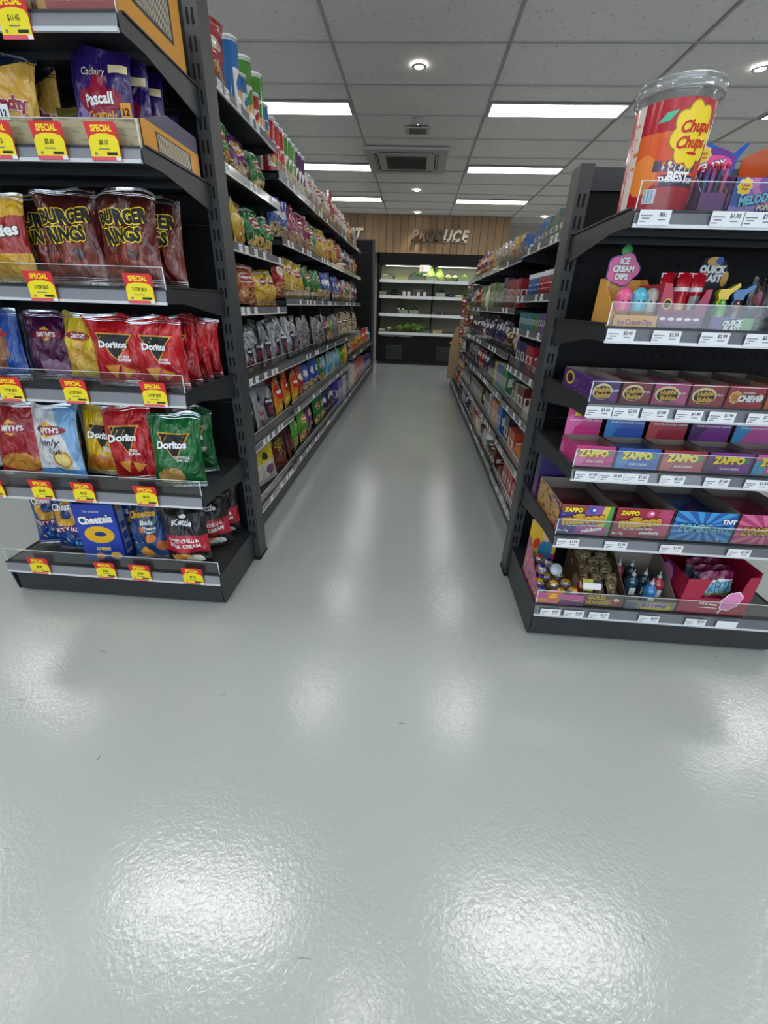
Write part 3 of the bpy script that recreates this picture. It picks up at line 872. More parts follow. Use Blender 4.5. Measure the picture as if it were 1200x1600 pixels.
# ---- colours used on prints
K_RED, K_YEL, K_GRN, K_PUR, K_BLU = '#c41420', '#e5c11a', '#1f7a36', '#5c1450', '#1d4fa0'
I_RED = mat('red_ink', '#c5161d', .35); I_CRIM = mat('crimson_ink', '#8f1030', .35); I_OR = mat('orange_ink', '#e2701c', .4); I_GOLD = mat('gold_ink', '#d9a637', .35)
I_BLU = mat('blue_ink', '#1c4fb4', .35); I_NAVY = mat('navy_ink', '#1a1f55', .35); I_PUR = mat('purple_ink', '#6a2c91', .35); I_PINK = mat('pink_ink', '#e2509a', .35)
I_GRN = mat('green_ink', '#2a8a3c', .35); I_BRN = mat('brown_ink', '#4a2414', .4); I_CREAM = mat('cream_ink', '#ead9a8', .4); I_LBL = mat('light_blue_ink', '#6fc3e0', .35)
I_CHIP = mat('chip_orange', '#c9852c', .5, mottle=60); I_CHIP2 = mat('chip_yellow', '#dcae50', .5, mottle=60)
FOIL = M_SILVER

def hero(name, mesh, x, y, z, label, cat, tilt=-.10, rz=0., ry=0., group=None, parts=()):
    z += .0025 + abs(math.sin(ry)) * .10 + abs(math.sin(tilt)) * .02
    o = mesh.build(name, None, (x, y, z), (tilt, ry, rz)); tag(o, label, cat, group)
    return o

# ---------- corn chip packet (triangle logo)
def dorito(m, W, H, seed, sub1, sub2, D=.06, clip=None, chips=True):
    T = [dict(s='Doritos', x=-.004, y=H * .60, h=H * .088, m=M_WINK, bold=.045, outline=M_INK, ow=.05, sx=.88, off=.0026),
         dict(s=sub1, x=W * .13, y=H * .43, h=H * .033, m=M_WINK, bold=.03, off=.0016, shear=.2, outline=I_RED if 'SUP' in sub2 else M_INK, ow=.03),
         dict(s=sub2, x=W * .13, y=H * .385, h=H * .033, m=M_WINK, bold=.03, off=.0016, shear=.2)]
    cx, cy = -.002, H * .60
    def tri(k, off): return [( -W * .26 * k + cx, cy + H * .14 * k), (cx + W * .02, cy - H * .20 * k), (cx + W * .28 * k, cy + H * .13 * k)]
    Sh = [('poly', tri(1.12, 0), I_GOLD, .0009), ('poly', tri(1.0, 0), M_INK, .0014)]
    if chips:
        for (px, py, sz, ro) in ((-W * .10, H * .24, W * .16, .1), (W * .14, H * .22, W * .13, -.35)):
            pts = [(px + sz * math.cos(ro + a), py + sz * math.sin(ro + a)) for a in (2.6, 4.7, .5)]
            Sh.append(('poly', pts, I_CHIP, .0012)); 
    return bag(W, H, D, m, seed, 26, 32, .09, T, FOIL, Sh)
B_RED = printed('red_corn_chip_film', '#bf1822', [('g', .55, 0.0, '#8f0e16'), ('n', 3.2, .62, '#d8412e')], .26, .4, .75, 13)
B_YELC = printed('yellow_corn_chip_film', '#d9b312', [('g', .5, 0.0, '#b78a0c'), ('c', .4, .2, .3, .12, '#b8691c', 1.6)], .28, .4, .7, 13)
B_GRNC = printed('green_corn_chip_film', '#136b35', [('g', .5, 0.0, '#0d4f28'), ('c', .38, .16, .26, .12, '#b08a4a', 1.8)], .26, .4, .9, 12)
def smiths(m, W, H, seed, D=.06, extra=()):
    T = [dict(s="SMITH'S", x=0, y=H * .66, h=H * .062, m=M_WINK, bold=.03, off=.0024, sx=.85)] + list(extra)
    Sh = [('poly', [(-W * .2, H * .66), (0, H * .56), (W * .2, H * .66), (0, H * .78)], I_GOLD, .0008),
          ('blob', 0, H * .66, W * .30, H * .062, I_CRIM, .0015)]
    return bag(W, H, D, m, seed, 26, 32, .09, T, FOIL, Sh)
B_PURS = printed('purple_crisp_film', '#4a1240', [('g', .5, 0.0, '#32102e'), ('c', .55, .18, .3, .13, '#8c6a86', 1.5)], .3, .3, .6)
B_YELS = printed('yellow_crisp_film', '#d8b81c', [('c', .5, .3, .5, .26, '#c99c34', 1.6), ('c', .55, .22, .25, .14, '#dcb75a', 1.4), ('r', 0, 0, 1, .05, '#2b4a9a')], .3, .3, .6)
B_BLUS = printed('blue_crisp_film', '#1c4b9e', [('c', .6, .45, .2, .3, '#8a5a3a', 1.5), ('r', 0, 0, 1, .12, '#12306e')], .3, .3, .6)
B_REDS = printed('red_crisp_film', '#9c1420', [('c', .5, .2, .4, .13, '#c98a3c', 1.2)], .3, .3, .7)
B_THIN = printed('white_blue_crisp_film', '#d9dde0', [('t', [(.55, 1.0), (1.0, .0), (1.05, 1.0)], '#7fb0dc'), ('r', 0, 0, 1, .14, '#4f8fce'), ('e', .66, .27, .2, .12, '#c89a3e'), ('e', .66, .27, .15, .085, '#ead77e')], .3, .3, .6)
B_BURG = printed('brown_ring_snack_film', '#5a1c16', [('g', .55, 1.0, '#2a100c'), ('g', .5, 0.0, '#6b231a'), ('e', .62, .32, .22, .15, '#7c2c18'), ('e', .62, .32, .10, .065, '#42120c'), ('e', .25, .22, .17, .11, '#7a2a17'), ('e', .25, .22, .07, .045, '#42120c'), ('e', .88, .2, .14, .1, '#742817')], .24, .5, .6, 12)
B_TWIS = printed('yellow_red_snack_film', '#d6a51e', [('t', [(-.1, .25), (1.1, .35), (1.1, .75), (-.1, .65)], '#a31e1a'), ('n', 7, .56, '#c98a20', 0, 0, 1, .3)], .28, .4, .6)
B_CADB = printed('purple_sweet_film', '#2c1660', [('g', .6, 0, '#3d2b7c')], .28, .4, .4)
B_CRUN = printed('yellow_blue_sweet_film', '#d9a94a', [('t', [(-.1, .62), (1.1, 1.0), (1.1, 1.2), (-.1, 1.2)], '#0f2034'), ('n', 5, .55, '#c47818', 0, 0, 1, .38)], .3, .3, .5)
B_CHEZ = printed('blue_ring_snack_film', '#123a86', [('n', 9, .62, '#d9b23a', 0, 0, 1, .35), ('w', 5, .2, '#4fa8cf', 0, 0, 1, .4), ('e', .5, .68, .34, .2, '#d8a21c'), ('e', .5, .68, .16, .08, '#12307a')], .26, .4, .5)
B_CHEE = printed('blue_cheese_ball_film', '#1d4478', [('g', .55, 1.0, '#16253e'), ('e', .42, .52, .1, .055, '#d8742a'), ('e', .68, .40, .13, .07, '#e0822e'), ('e', .42, .12, .19, .1, '#e59a3c'), ('e', .9, .25, .13, .08, '#b5622a'), ('n', 11, .66, '#d8dde4', 0, 0, .35, .4)], .28, .4, .5)
B_KETT = printed('black_chip_film', '#141214', [('r', 0, .24, 1, .53, '#b81c36'), ('c', .45, .13, .3, .09, '#dba24e', 1.2), ('c', .66, .11, .18, .07, '#e8e2da', 1.2)], .34, .25, .6)

# left display, third shelf: ring snacks
Z3 = 1.192
def burger(seed, W=.185, H=.255):
    T = [dict(s='BURGER', x=0, y=H * .70, h=H * .135, m=M_INK, bold=.055, outline=M_YEL, ow=.05, sx=.74, off=.0020, rot=.10, shear=-.05),
         dict(s='RINGS', x=-.004, y=H * .51, h=H * .135, m=M_INK, bold=.055, outline=M_YEL, ow=.05, sx=.74, off=.0020, rot=.10, shear=-.05)]
    return bag(W, H, .06, B_BURG, seed, 26, 32, .09, T, FOIL)
T = [dict(s='Twisties', x=.0, y=.13, h=.03, m=M_WINK, bold=.04, rot=.25, sx=.9, off=.002, shear=.2, outline=M_INK, ow=.04)]
hero('snack_packet', bag(.17, .245, .06, B_TWIS, 3, texts=T, foil=FOIL), -1.275, 1.425, Z3, 'yellow snack packet with red band and slanted white lettering, left of the brown packets', 'snack packet')
G = 'brown ring snack packets on the third shelf'
for x, y, sd, rz, lb in ((-1.185, 1.49, 11, .10, 'brown ring snack packet, leftmost, half behind its neighbour'), (-1.045, 1.415, 12, .14, 'brown ring snack packet standing second from left, turned sideways'),
                         (-.920, 1.57, 14, .05, 'dark ring snack packet standing behind the front right one'), (-.868, 1.41, 13, .02, 'large brown ring snack packet at front right above the special tag'), (-.838, 1.50, 15, .02, 'brown ring snack packet peeking out at the far right of its shelf')):
    hero('snack_packet', burger(sd), x, y, Z3, lb, 'snack packet', -.12, rz, 0, G)

# fourth shelf
Z4 = .889
hero('crisp_packet', smiths(B_BLUS, .19, .225, 21, .055), -1.43, 1.43, Z4, 'blue crisp packet cut by the left edge, fourth shelf down', 'crisp packet', -.12, .1)
hero('crisp_packet', smiths(B_BLUS, .14, .215, 22, .05), -1.36, 1.54, Z4, 'second blue crisp packet standing behind the first, left edge', 'crisp packet', -.12, 0)
hero('crisp_packet', smiths(B_PURS, .165, .225, 23), -1.262, 1.47, Z4, 'dark purple crisp packet left of the yellow one, fourth shelf down', 'crisp packet', -.14, .1)
hero('crisp_packet', smiths(B_YELS, .15, .222, 24), -1.13, 1.45, Z4, 'yellow crisp packet with chips pictured, left of the red corn chips', 'crisp packet', -.08, -.12, .05)
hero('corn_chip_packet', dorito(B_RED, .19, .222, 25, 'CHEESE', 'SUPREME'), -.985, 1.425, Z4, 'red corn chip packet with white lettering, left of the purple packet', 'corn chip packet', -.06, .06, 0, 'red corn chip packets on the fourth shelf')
hero('crisp_packet', smiths(B_PURS, .11, .225, 26), -.968, 1.52, Z4, 'dark purple crisp packet squeezed behind two red corn chip packets', 'crisp packet', -.1, 0)
for i, (x, y, sd) in enumerate(((-.836, 1.41, 27), (-.836, 1.50, 28), (-.838, 1.59, 29), (-.838, 1.68, 30))):
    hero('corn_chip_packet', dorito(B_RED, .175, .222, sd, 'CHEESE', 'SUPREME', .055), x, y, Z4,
         ('red corn chip packet at the front of the right-hand row', 'red corn chip packet second in the right-hand row', 'red corn chip packet third in the right-hand row', 'red corn chip packet at the back of the right-hand row')[i],
         'corn chip packet', -.04, .03, 0, 'red corn chip packets on the fourth shelf')

# fifth shelf
Z5 = .525
hero('crisp_packet', smiths(B_REDS, .20, .285, 31, .07), -1.475, 1.44, Z5, 'deep red crisp packet at the left edge, fifth shelf down', 'crisp packet', -.10, .12)
EX = [dict(s='Thinly', x=-.005, y=.145, h=.026, m=M_INK, bold=.0, shear=.3, sx=.95, off=.002), dict(s='Cut', x=.01, y=.112, h=.022, m=M_INK, bold=.0, shear=.3, off=.002)]
hero('crisp_packet', smiths(B_THIN, .19, .285, 32, .07, EX), -1.325, 1.43, Z5, 'white and light blue crisp packet with black script, fifth shelf down', 'crisp packet', -.12, -.05, .0)
hero('crisp_packet', smiths(B_THIN, .17, .285, 33, .05), -1.25, 1.57, Z5, 'white and blue crisp packet standing behind the script one', 'crisp packet', -.10, 0)
hero('corn_chip_packet', dorito(B_YELC, .19, .262, 34, 'NACHO', 'CHEESE', .06, chips=False), -1.172, 1.475, Z5, 'yellow corn chip packet between the white and red packets', 'corn chip packet', -.16, -.02, .04)
hero('corn_chip_packet', dorito(B_RED, .20, .282, 35, 'CHEESE', 'SUPREME', .07), -1.015, 1.425, Z5, 'large red corn chip packet leaning left on the fifth shelf down', 'corn chip packet', -.10, -.05, -.10)
hero('corn_chip_packet', dorito(B_RED, .19, .282, 36, 'CHEESE', 'SUPREME', .05), -1.02, 1.60, Z5, 'red corn chip packet in shadow behind the large red one', 'corn chip packet', -.10, .1, 0)
hero('corn_chip_packet', dorito(B_GRNC, .19, .275, 37, 'ORIGINAL', 'SALTED', .075, chips=False), -.848, 1.41, Z5, 'green corn chip packet with white lettering at the shelf end', 'corn chip packet', -.12, .16)
hero('corn_chip_packet', dorito(B_GRNC, .17, .265, 38, 'ORIGINAL', 'SALTED', .075, chips=False), -.860, 1.56, Z5, 'glossy green corn chip packet just behind the front green one', 'corn chip packet', -.04, .40)

# bottom shelf
ZB = .158
def ringbag(seed):
    T = [dict(s='Cheezels', x=0, y=.215, h=.027, m=M_WINK, bold=.04, outline=I_NAVY, ow=.06, off=.002, rot=.15, sx=.8), dict(s='PARTY PACK', x=0, y=.115, h=.017, m=M_WINK, bold=.02, outline=I_CRIM, ow=.12, off=.002, sx=.85)]
    return bag(.165, .265, .07, B_CHEZ, seed, texts=T, foil=FOIL)
hero('snack_packet', ringbag(41), -1.545, 1.53, ZB, 'blue party pack of yellow ring snacks, leftmost on the bottom shelf', 'snack packet', -.10, .25)
hero('snack_packet', ringbag(42), -1.418, 1.485, ZB, 'blue party pack of yellow ring snacks, touching the blue box', 'snack packet', -.06, .0)
# snack box
def snackbox(x, y, rz, label):
    e = empty('snack_box', (x, y, ZB), (0, 0, rz)); tag(e, label, 'snack box')
    mb = printed('blue_snack_card', '#1b3fb0', [('g', .5, 0, '#15308c')], .4, .3, 0)
    ms = printed('blue_snack_card_side', '#1b3fb0', [('r', .25, .1, .8, .86, '#9fc0dd'), ('r', .3, .15, .75, .28, '#2450b4'), ('r', .3, .34, .75, .48, '#2450b4'), ('r', .3, .54, .75, .66, '#2450b4'), ('r', .2, .86, .85, .97, '#c08a50')], .4, .3, 0)
    a = M(); a.box(-.082, -.035, 0, .082, .035, .262, mb, r=ms, l=ms)
    f = fr((0, -.035, 0))
    a.blob(0, .125, .060, .040, f, mat('ring_yellow', '#e8b414', .35, mottle=30), .0006, 26); a.blob(.004, .128, .024, .011, f, mat('deep_blue_ink', '#12307a', .4), .0012, 20)
    a.text('Cheezels', f, 0, .196, .033, M_WINK, .05, 0, .0010, outline=I_NAVY, ow=.06, rot=.10, sx=.78)
    a.text('The Original', f, -.01, .232, .009, M_WINK, .0, .2, .001)
    a.text('CHEESE', f, .0, .058, .012, M_YEL, .03, 0, .001)
    a.blob(.045, .025, .024, .018, f, I_CHIP2, .0006, 12); a.blob(-.02, .022, .02, .016, f, I_CHIP, .0006, 12)
    a.build('carton', e)
    a = M(); a.box(-.080, -.033, .2622, .080, .033, .2635, mb); a.box(-.078, -.031, .2636, .078, .004, .2645, mb); a.build('top_flap', e)
snackbox(-1.258, 1.46, .10, 'royal blue snack box with a big yellow ring printed on it')
snackbox(-1.175, 1.56, -.05, 'second royal blue snack box standing behind the first')
T = [dict(s='PARTY', x=-.01, y=.262, h=.014, m=M_WINK, bold=.03, off=.002), dict(s='Cheetos', x=0, y=.215, h=.026, m=I_GOLD, bold=.06, outline=M_INK, ow=.04, off=.002, rot=.1, shear=.1, sx=.85),
     dict(s='Balls', x=.02, y=.18, h=.018, m=M_WINK, bold=.03, off=.002, outline=M_INK, ow=.04), dict(s='Cheese', x=.025, y=.157, h=.012, m=M_WINK, bold=.03, off=.002, outline=M_INK, ow=.04), dict(s='& Bacon', x=.025, y=.141, h=.009, m=M_WINK, bold=.03, off=.002)]
hero('snack_packet', bag(.155, .28, .07, B_CHEE, 43, texts=T, foil=FOIL), -1.062, 1.455, ZB, 'dark blue packet showing orange cheese balls, between blue box and black bag', 'snack packet', -.08, .0, -.03)
def kettle(seed):
    T = [dict(s='Kettle', x=.002, y=.198, h=.024, m=M_WINK, bold=.03, shear=.15, off=.002, sx=.9), dict(s='SWEET CHILLI &', x=0, y=.123, h=.0145, m=M_WINK, bold=.03, off=.002, sx=.78), dict(s='SOUR CREAM', x=0, y=.098, h=.0165, m=M_WINK, bold=.03, off=.002, sx=.85)]
    Sh = [('blob', .0, .218, .014, .008, M_WINK, .0012, 9)]
    return bag(.195, .272, .075, B_KETT, seed, texts=T, shapes=Sh, foil=mat('black_film', '#151416', .3, coat=.3, bump=(50, .7)))
hero('chip_packet', kettle(44), -.895, 1.44, ZB, 'black chip packet with red band at the front right of the bottom shelf', 'chip packet', -.08, .05)
hero('chip_packet', kettle(45), -.868, 1.58, ZB, 'black and red chip packet behind the front one, turned aside', 'chip packet', -.06, .45)
hero('chip_packet', kettle(46), -.872, 1.70, ZB, 'black chip packet at the very back of the bottom shelf', 'chip packet', .0, .35)

# second shelf: sweet bags in open cartons
Z2 = 1.520
def tray(name, x0, x1, y0, y1, z, hf, hb, mo, mi, label, cat='carton', mside=None, side_hi=True, mfront=None, group=None, ymid=.45):
    """open display carton: low front, higher back, cut-away sides"""
    e = empty(name, ((x0 + x1) / 2, (y0 + y1) / 2, z)); w, d = (x1 - x0) / 2, (y1 - y0) / 2; t = .0022
    a = M(); a.box(-w, -d, 0, w, d, t, mi); a.build('tray_base', e)
    a = M(); a.box(-w, -d, t, w, -d + t, hf, mi, f=mfront or mo); fp = a.build('front_panel', e)
    a = M(); a.box(-w, d - t, t, w, d, hb, mi, k=mo); a.build('back_panel', e)
    for sx, fm in ((-1, 'l'), (1, 'r')):
        a = M(); ym = -d + 2 * d * ymid
        poly = [(-d, t), (d, t), (d, hb), (ym, hb if side_hi else hf), (-d, hf)]
        xo = sx * w; xi = sx * (w - t)
        V = [(xo, p, q) for p, q in poly] + [(xi, p, q) for p, q in poly]
        U = [((p + d) / (2 * d) if sx > 0 else 1 - (p + d) / (2 * d), q / hb) for p, q in poly]
        fo = (0, 1, 2, 3, 4) if sx > 0 else (4, 3, 2, 1, 0)
        a.add(V[:5], [fo], mside or mo, U)
        a.add(V[5:], [tuple(reversed(fo))], mi)
        for i in range(5):
            j = (i + 1) % 5; a.add([V[i], V[j], V[5 + j], V[5 + i]], [(0, 1, 2, 3)], mi)
        a.build('side_panel', e)
    tag(e, label, cat, group)
    return e, fp
MC_YEL = printed('yellow_carton', '#e09a1a', [('r', .22, .25, .82, .72, '#1b1b1b'), ('s', .25, .29, .79, .68, 260, '#cfc6b4')], .5, .1, 0)
MC_YELP = printed('yellow_purple_carton_side', '#e09a1a', [('r', 0, .62, 1, 1, '#4a4460'), ('r', .22, .12, .82, .52, '#1b1b1b'), ('r', .245, .15, .795, .49, '#c9bfa8'), ('s', .25, .16, .79, .48, 230, '#6a604c')], .5, .1, 0)
MC_CREAM = printed('cream_carton_front', '#c9b58c', [('n', 6, .6, '#a89470')], .5, .1, 0)
e, fp = tray('sweets_carton', -.985, -.747, 1.372, 1.70, Z2, .064, .115, mat('orange_card', '#d9921c', .5), M_CARDIN, 'yellow and purple open carton with a barcode on its side', mside=MC_YELP, mfront=MC_CREAM)
a = M(); a.text('12', fr((0, 0, 0)), 0, 0.010, .014, M_INK, .04, 0, .0005); a.box(-.014, 0, -.004, .014, .0008, .028, mat('orange_card', '#d9921c')); a.build('count_flap', fp, (.09, -.168, .064))
T = [dict(s='Pascall', x=.0, y=.105, h=.024, m=M_WINK, bold=.03, off=.003, rot=.08, sx=.85), dict(s='Caramels', x=.003, y=.072, h=.017, m=I_GOLD, bold=.02, shear=.3, off=.003, sx=.8, rot=.05), dict(s='Cadbury', x=-.008, y=.163, h=.015, m=I_CREAM, bold=.0, shear=.35, off=.002, sx=.8)]
def pentagon(cx, cy, r, r2, n=5, ro=PI / 2):
    return [(cx + (r if i % 2 == 0 else r2) * math.cos(ro + PI * i / n), cy + (r if i % 2 == 0 else r2) * math.sin(ro + PI * i / n)) for i in range(2 * n)]
def sweetbag(seed, hero_=True):
    Sh = [('blob', -.035, .05, .055, .05, mat('lilac_ink', '#8d78b0', .4), .0008), ('blob', 0.0, .093, .055, .050, I_CRIM, .0012, 20, 5, .22, PI / 2),
          ('poly', [(.03, .160), (.075, .160), (.075, .178), (.03, .178)], I_CREAM, .001)]
    return bag(.165, .215, .04, B_CADB, seed, 14, 18, .04, T if hero_ else (), None, Sh)
GB = 'purple sweet bags in the yellow carton'
for i, (x, y, sd) in enumerate(((-.868, 1.425, 51), (-.856, 1.49, 52), (-.850, 1.55, 53), (-.850, 1.62, 54))):
    o = hero('sweet_bag', sweetbag(sd, i == 0), x, y, Z2 + .003, ('purple sweet bag with red star logo at the front of its carton', 'purple sweet bag second in the yellow carton', 'purple sweet bag third in the yellow carton', 'purple sweet bag slumped at the back of the yellow carton')[i], 'sweet bag', -.06, .0 + .03 * i, 0, GB)
    if i == 3: o.rotation_euler = (-.25, .0, .3); o.scale = (.95, .9, .72)
e, fp = tray('sweets_carton', -1.235, -1.035, 1.372, 1.66, Z2, .060, .10, mat('grey_carton', '#77736c', .6), M_CARDIN, 'grey open carton holding yellow sweet bags, second shelf down', mfront=MC_CREAM)
a = M(); a.text('12', fr((0, 0, 0)), 0, 0.010, .014, M_INK, .04, 0, .0005); a.box(-.014, 0, -.004, .014, .0008, .028, M_WHITE); a.build('count_flap', fp, (.025, -.146, .060))
T2 = [dict(s='Crunchy', x=.0, y=.09, h=.026, m=I_CRIM, bold=.06, outline=M_WINK, ow=.05, off=.002, rot=.06, sx=.85)]
hero('sweet_bag', bag(.165, .20, .045, B_CRUN, 55, texts=T2, foil=None), -1.135, 1.425, Z2 + .003, 'yellow sweet bag with maroon lettering in the grey carton', 'sweet bag', -.06, .0, .05)
hero('sweet_bag', bag(.15, .20, .045, B_CRUN, 56, texts=T2, foil=None), -1.12, 1.51, Z2 + .003, 'yellow sweet bag half hidden behind the front one in the grey carton', 'sweet bag', -.06, .0)
hero('sweet_bag', bag(.11, .12, .04, mat('dull_gold_film', '#6d6424', .35, coat=.3, bump=(60, .8)), 57), -1.005, 1.50, Z2, 'small dull gold sweet bag between the two cartons', 'sweet bag', -.1, .2)
# top shelf cartons
Z1 = 1.768
e, fp = tray('chocolate_carton', -.945, -.748, 1.36, 1.70, Z1, .060, .22, mat('orange_card', '#d9921c', .5), M_CARDIN, 'yellow carton on the top shelf with a maroon front panel', mside=MC_YEL, mfront=printed('maroon_front', '#a83c3c', [('r', 0, 0, .12, 1, '#c8953a')], .5, .1, 0), ymid=.12)
a = M(); a.text('MORE NUM 50%', fr((0, 0, 0)), 0, 0, .016, mat('dusty_pink_ink', '#d29a94', .5), .03, 0, .0006, sx=.8); a.build('lettering', fp, (.005, -.171, .03))
e, fp = tray('chocolate_carton', -1.16, -.955, 1.36, 1.70, Z1, .060, .20, mat('tan_card', '#a07c3c', .5), M_CARDIN, 'tan carton on the top shelf behind the $11.45 tag', mfront=mat('tan_card', '#a07c3c', .5))
o = M(); o.box(-.08, -.14, 0, .08, .14, .17, mat('choc_block', '#7a5420', .5, mottle=20)); ob = o.build('chocolate_bar_stack', None, (-.845, 1.535, Z1 + .003)); tag(ob, 'block of wrapped bars filling the yellow carton, top shelf', 'chocolate bars'); 
# ================================================================== RIGHT DISPLAY: SWEETS
# ---- top shelf
ZT = 1.3935
def lolly_tub(x, y, z):
    e = empty('lollipop_tub', (x, y, z)); tag(e, 'tall clear lollipop tub with red label and yellow flower logo on the top shelf', 'lollipop tub')
    r0_, r1_, H = .079, .087, .252
    R = lambda h: r0_ + (r1_ - r0_) * h / H
    ml = printed('red_tub_label', '#b5122c', [('r', .30, .24, .46, .72, '#e4622a'), ('r', .40, .24, .70, .66, '#d9502a'), ('c', .36, .34, .06, .20, '#f0883a', .8), ('r', .0, .0, .30, 1, '#c8203a'),
        ('r', .40, .36, .60, .46, '#5a4a60'), ('w', 26, .3, '#d8c0b8', .40, .38, .60, .46), ('r', .44, .22, .62, .33, '#402a4c'), ('r', .385, .06, .44, .20, '#dfe6ee'), ('s', .39, .07, .435, .19, 420, '#8fb4d4'),
        ('r', .26, .0, .31, 1, '#e8dcd4'), ('n', 22, .6, '#d08a50', .26, .2, .31, .95), ('r', 0, 0, .04, 1, '#8f0e22')], .25, .6, 0)
    a = M(); pr = [(R(h) + .0006, h) for h in (.012, .05, .09, .13, .17, .20, .222)]; a.lathe(pr, ml, 48, caps=False)
    def wrap(px, py, off):
        th = px / R(py); rr_ = R(py) + .0006 + off
        return (rr_ * math.sin(th), -rr_ * math.cos(th), py)
    t0 = .020
    # flower logo
    a.blob(t0, .155, .050, .060, wrap, mat('tan_outline', '#b98a2c', .4), .0008, 48, 8, .085, .2)
    a.blob(t0, .155, .047, .057, wrap, mat('flower_yellow', '#f4d62a', .35), .0014, 48, 8, .085, .2)
    a.text('Chupa', wrap, t0 + .003, .172, .021, I_RED, .035, .28, .0022, rot=.10, sx=.92)
    a.text('Chups', wrap, t0 + .001, .143, .021, I_RED, .035, .28, .0022, rot=.10, sx=.92)
    a.blob(t0 + .006, .122, .014, .003, wrap, I_RED, .0022, 14)
    a.text('THE', wrap, -.022, .072, .010, M_WINK, .03, .0, .0014); a.text('BEST', wrap, .010, .077, .019, M_WINK, .05, .0, .0014, sx=.9); a.text('OF', wrap, .042, .072, .010, M_WINK, .03, 0, .0014)
    a.blob(-.045, .190, .022, .009, wrap, mat('mint_ink', '#5fbf9a', .4), .0012, 4, rot=.5)
    for i in range(6): 
        a.blob(-.03 + i * .013, .103, .0045, .0045, wrap, (I_OR, I_CREAM, I_PINK)[i % 3], .0012, 10); a.poly([(-.031 + i * .013, .088), (-.029 + i * .013, .088), (-.029 + i * .013, .099), (-.031 + i * .013, .099)], wrap, M_WINK, .0012)
    a.poly([(t0 + .056, .03), (t0 + .064, .03), (t0 + .064, .205), (t0 + .056, .205)], wrap, mat('pale_pink_ink', '#f0b8c8', .3), .0008, 3)
    a.build('printed_label', e)
    a = M(); a.lathe([(.001, .0), (r0_, .0), (R(.02), .02), (R(.226), .226), (r1_ + .003, .230), (r1_ + .004, .246)], clear_mat('clear_plastic', '#f2f5f5', .2, .05, .06), 40, caps=False); a.build('clear_tub', e)
    a = M(); a.lathe([(r1_ + .004, .238), (r1_ + .009, .239), (r1_ + .009, .2415), (r1_ + .006, .2425), (r1_ + .0065, .258), (r1_ + .008, .260), (r1_ + .006, .264), (r1_ - .004, .264), (r1_ - .006, .252), (.002, .251)], clear_mat('clear_lid', '#dfe3e5', .3, .08, .22), 40, caps=False); a.build('lid', e)
    # wrapped lollies inside
    cols = [mat('wrap_%s' % c, '#' + c, .35, coat=.3) for c in ('c22a3a', 'e88a2a', 'd8d0c0', '5a9a3a', 'c04a8a')]
    a = M(); R2 = random.Random(4)
    for lay in range(4):
        for i in range(9):
            an = 2 * PI * i / 9 + lay * .35; rad = .058
            a.ell((rad * math.cos(an), rad * math.sin(an), .022 + lay * .048), (.0135, .0135, .0135), cols[(i + lay) % 5], 8, 5)
    o = a.build('lollipop_filling', e); o['kind'] = 'stuff'
lolly_tub(.601, 1.400, ZT)
# melody pops carton
MC_MEL = printed('blue_pops_carton', '#2a4fa8', [('c', .9, .9, .7, .75, '#a05ab8', .4), ('c', .9, .9, .55, .6, '#c878b8', .4), ('c', .9, .9, .42, .46, '#7a4a9a', .4), ('r', .02, .08, .55, .26, '#8a78b8')], .4, .2, 0)
e, fp = tray('sweet_pops_carton', .748, .868, 1.318, 1.50, ZT, .078, .10, MC_MEL, M_CARDIN, 'blue and purple carton of stick pops with a header card, beside the tub')
f = fr((0, -.0922, 0)); a = M()
a.blob(-.035, .060, .017, .017, f, I_CREAM, .0006, 32, 8, .09); a.blob(-.035, .060, .015, .015, f, mat('flower_yellow', '#f4d62a'), .001, 32, 8, .09); a.text('Chupa', f, -.035, .063, .005, I_RED, .03, .3, .0014); a.text('Chups', f, -.035, .056, .005, I_RED, .03, .3, .0014)
a.text('MELODY', f, .0, .036, .017, I_LBL, .05, .1, .0014, outline=I_NAVY, ow=.05, rot=.16, sx=.8); a.text('POPS', f, .022, .019, .010, I_CREAM, .04, .1, .0014, outline=I_PUR, ow=.05, rot=.1, sx=.9)
a.blob(-.02, .009, .022, .0025, f, M_WINK, .001, 8)
a.build('front_print', e)
# header card of the pops
a = M(); pts = [(-.060, -.005), (.055, -.005), (.060, .03), (.078, .058), (.070, .064), (.045, .040), (.02, .048), (-.03, .062), (-.055, .05), (-.062, .02)]
def hfr(cx, cy, cz):
    return lambda x, y, o: (cx + x, cy - o, cz + y)
hf = hfr(0, 0, 0)
a.prism(pts, hf, .002, mat('blue_ink', '#1c4fb4'), M_WHITE)
a.blob(0, .022, .055, .028, hf, I_PUR, .0006, 20); a.blob(.004, .018, .045, .018, hf, I_PINK, .001, 20)
a.blob(-.030, .036, .019, .018, hf, I_CREAM, .0016, 32, 8, .09); a.blob(-.030, .036, .016, .016, hf, mat('flower_yellow', '#f4d62a'), .002, 32, 8, .09)
a.text('Chupa', hf, -.030, .039, .0055, I_RED, .03, .3, .0026); a.text('Chups', hf, -.030, .031, .0055, I_RED, .03, .3, .0026)
a.text('MELODY', hf, -.005, .012, .016, M_WINK, .05, .1, .0030, outline=I_NAVY, ow=.06, rot=.2, sx=.75); a.text('POPS', hf, .015, -.002, .011, I_CREAM, .04, .1, .003, outline=I_PUR, ow=.06, rot=.1, sx=.8)
o = a.build('header_card', None, (.745, 1.44, ZT + .115)); tag(o, 'cut-out header card with a purple whistle pop above the blue carton', 'display card')
e, fp = tray('sweet_pops_carton', .680, .746, 1.33, 1.50, ZT, .05, .125, mat('violet_card', '#6a3a78', .45), M_CARDIN, 'purple carton packed with striped pops, right against the tub')
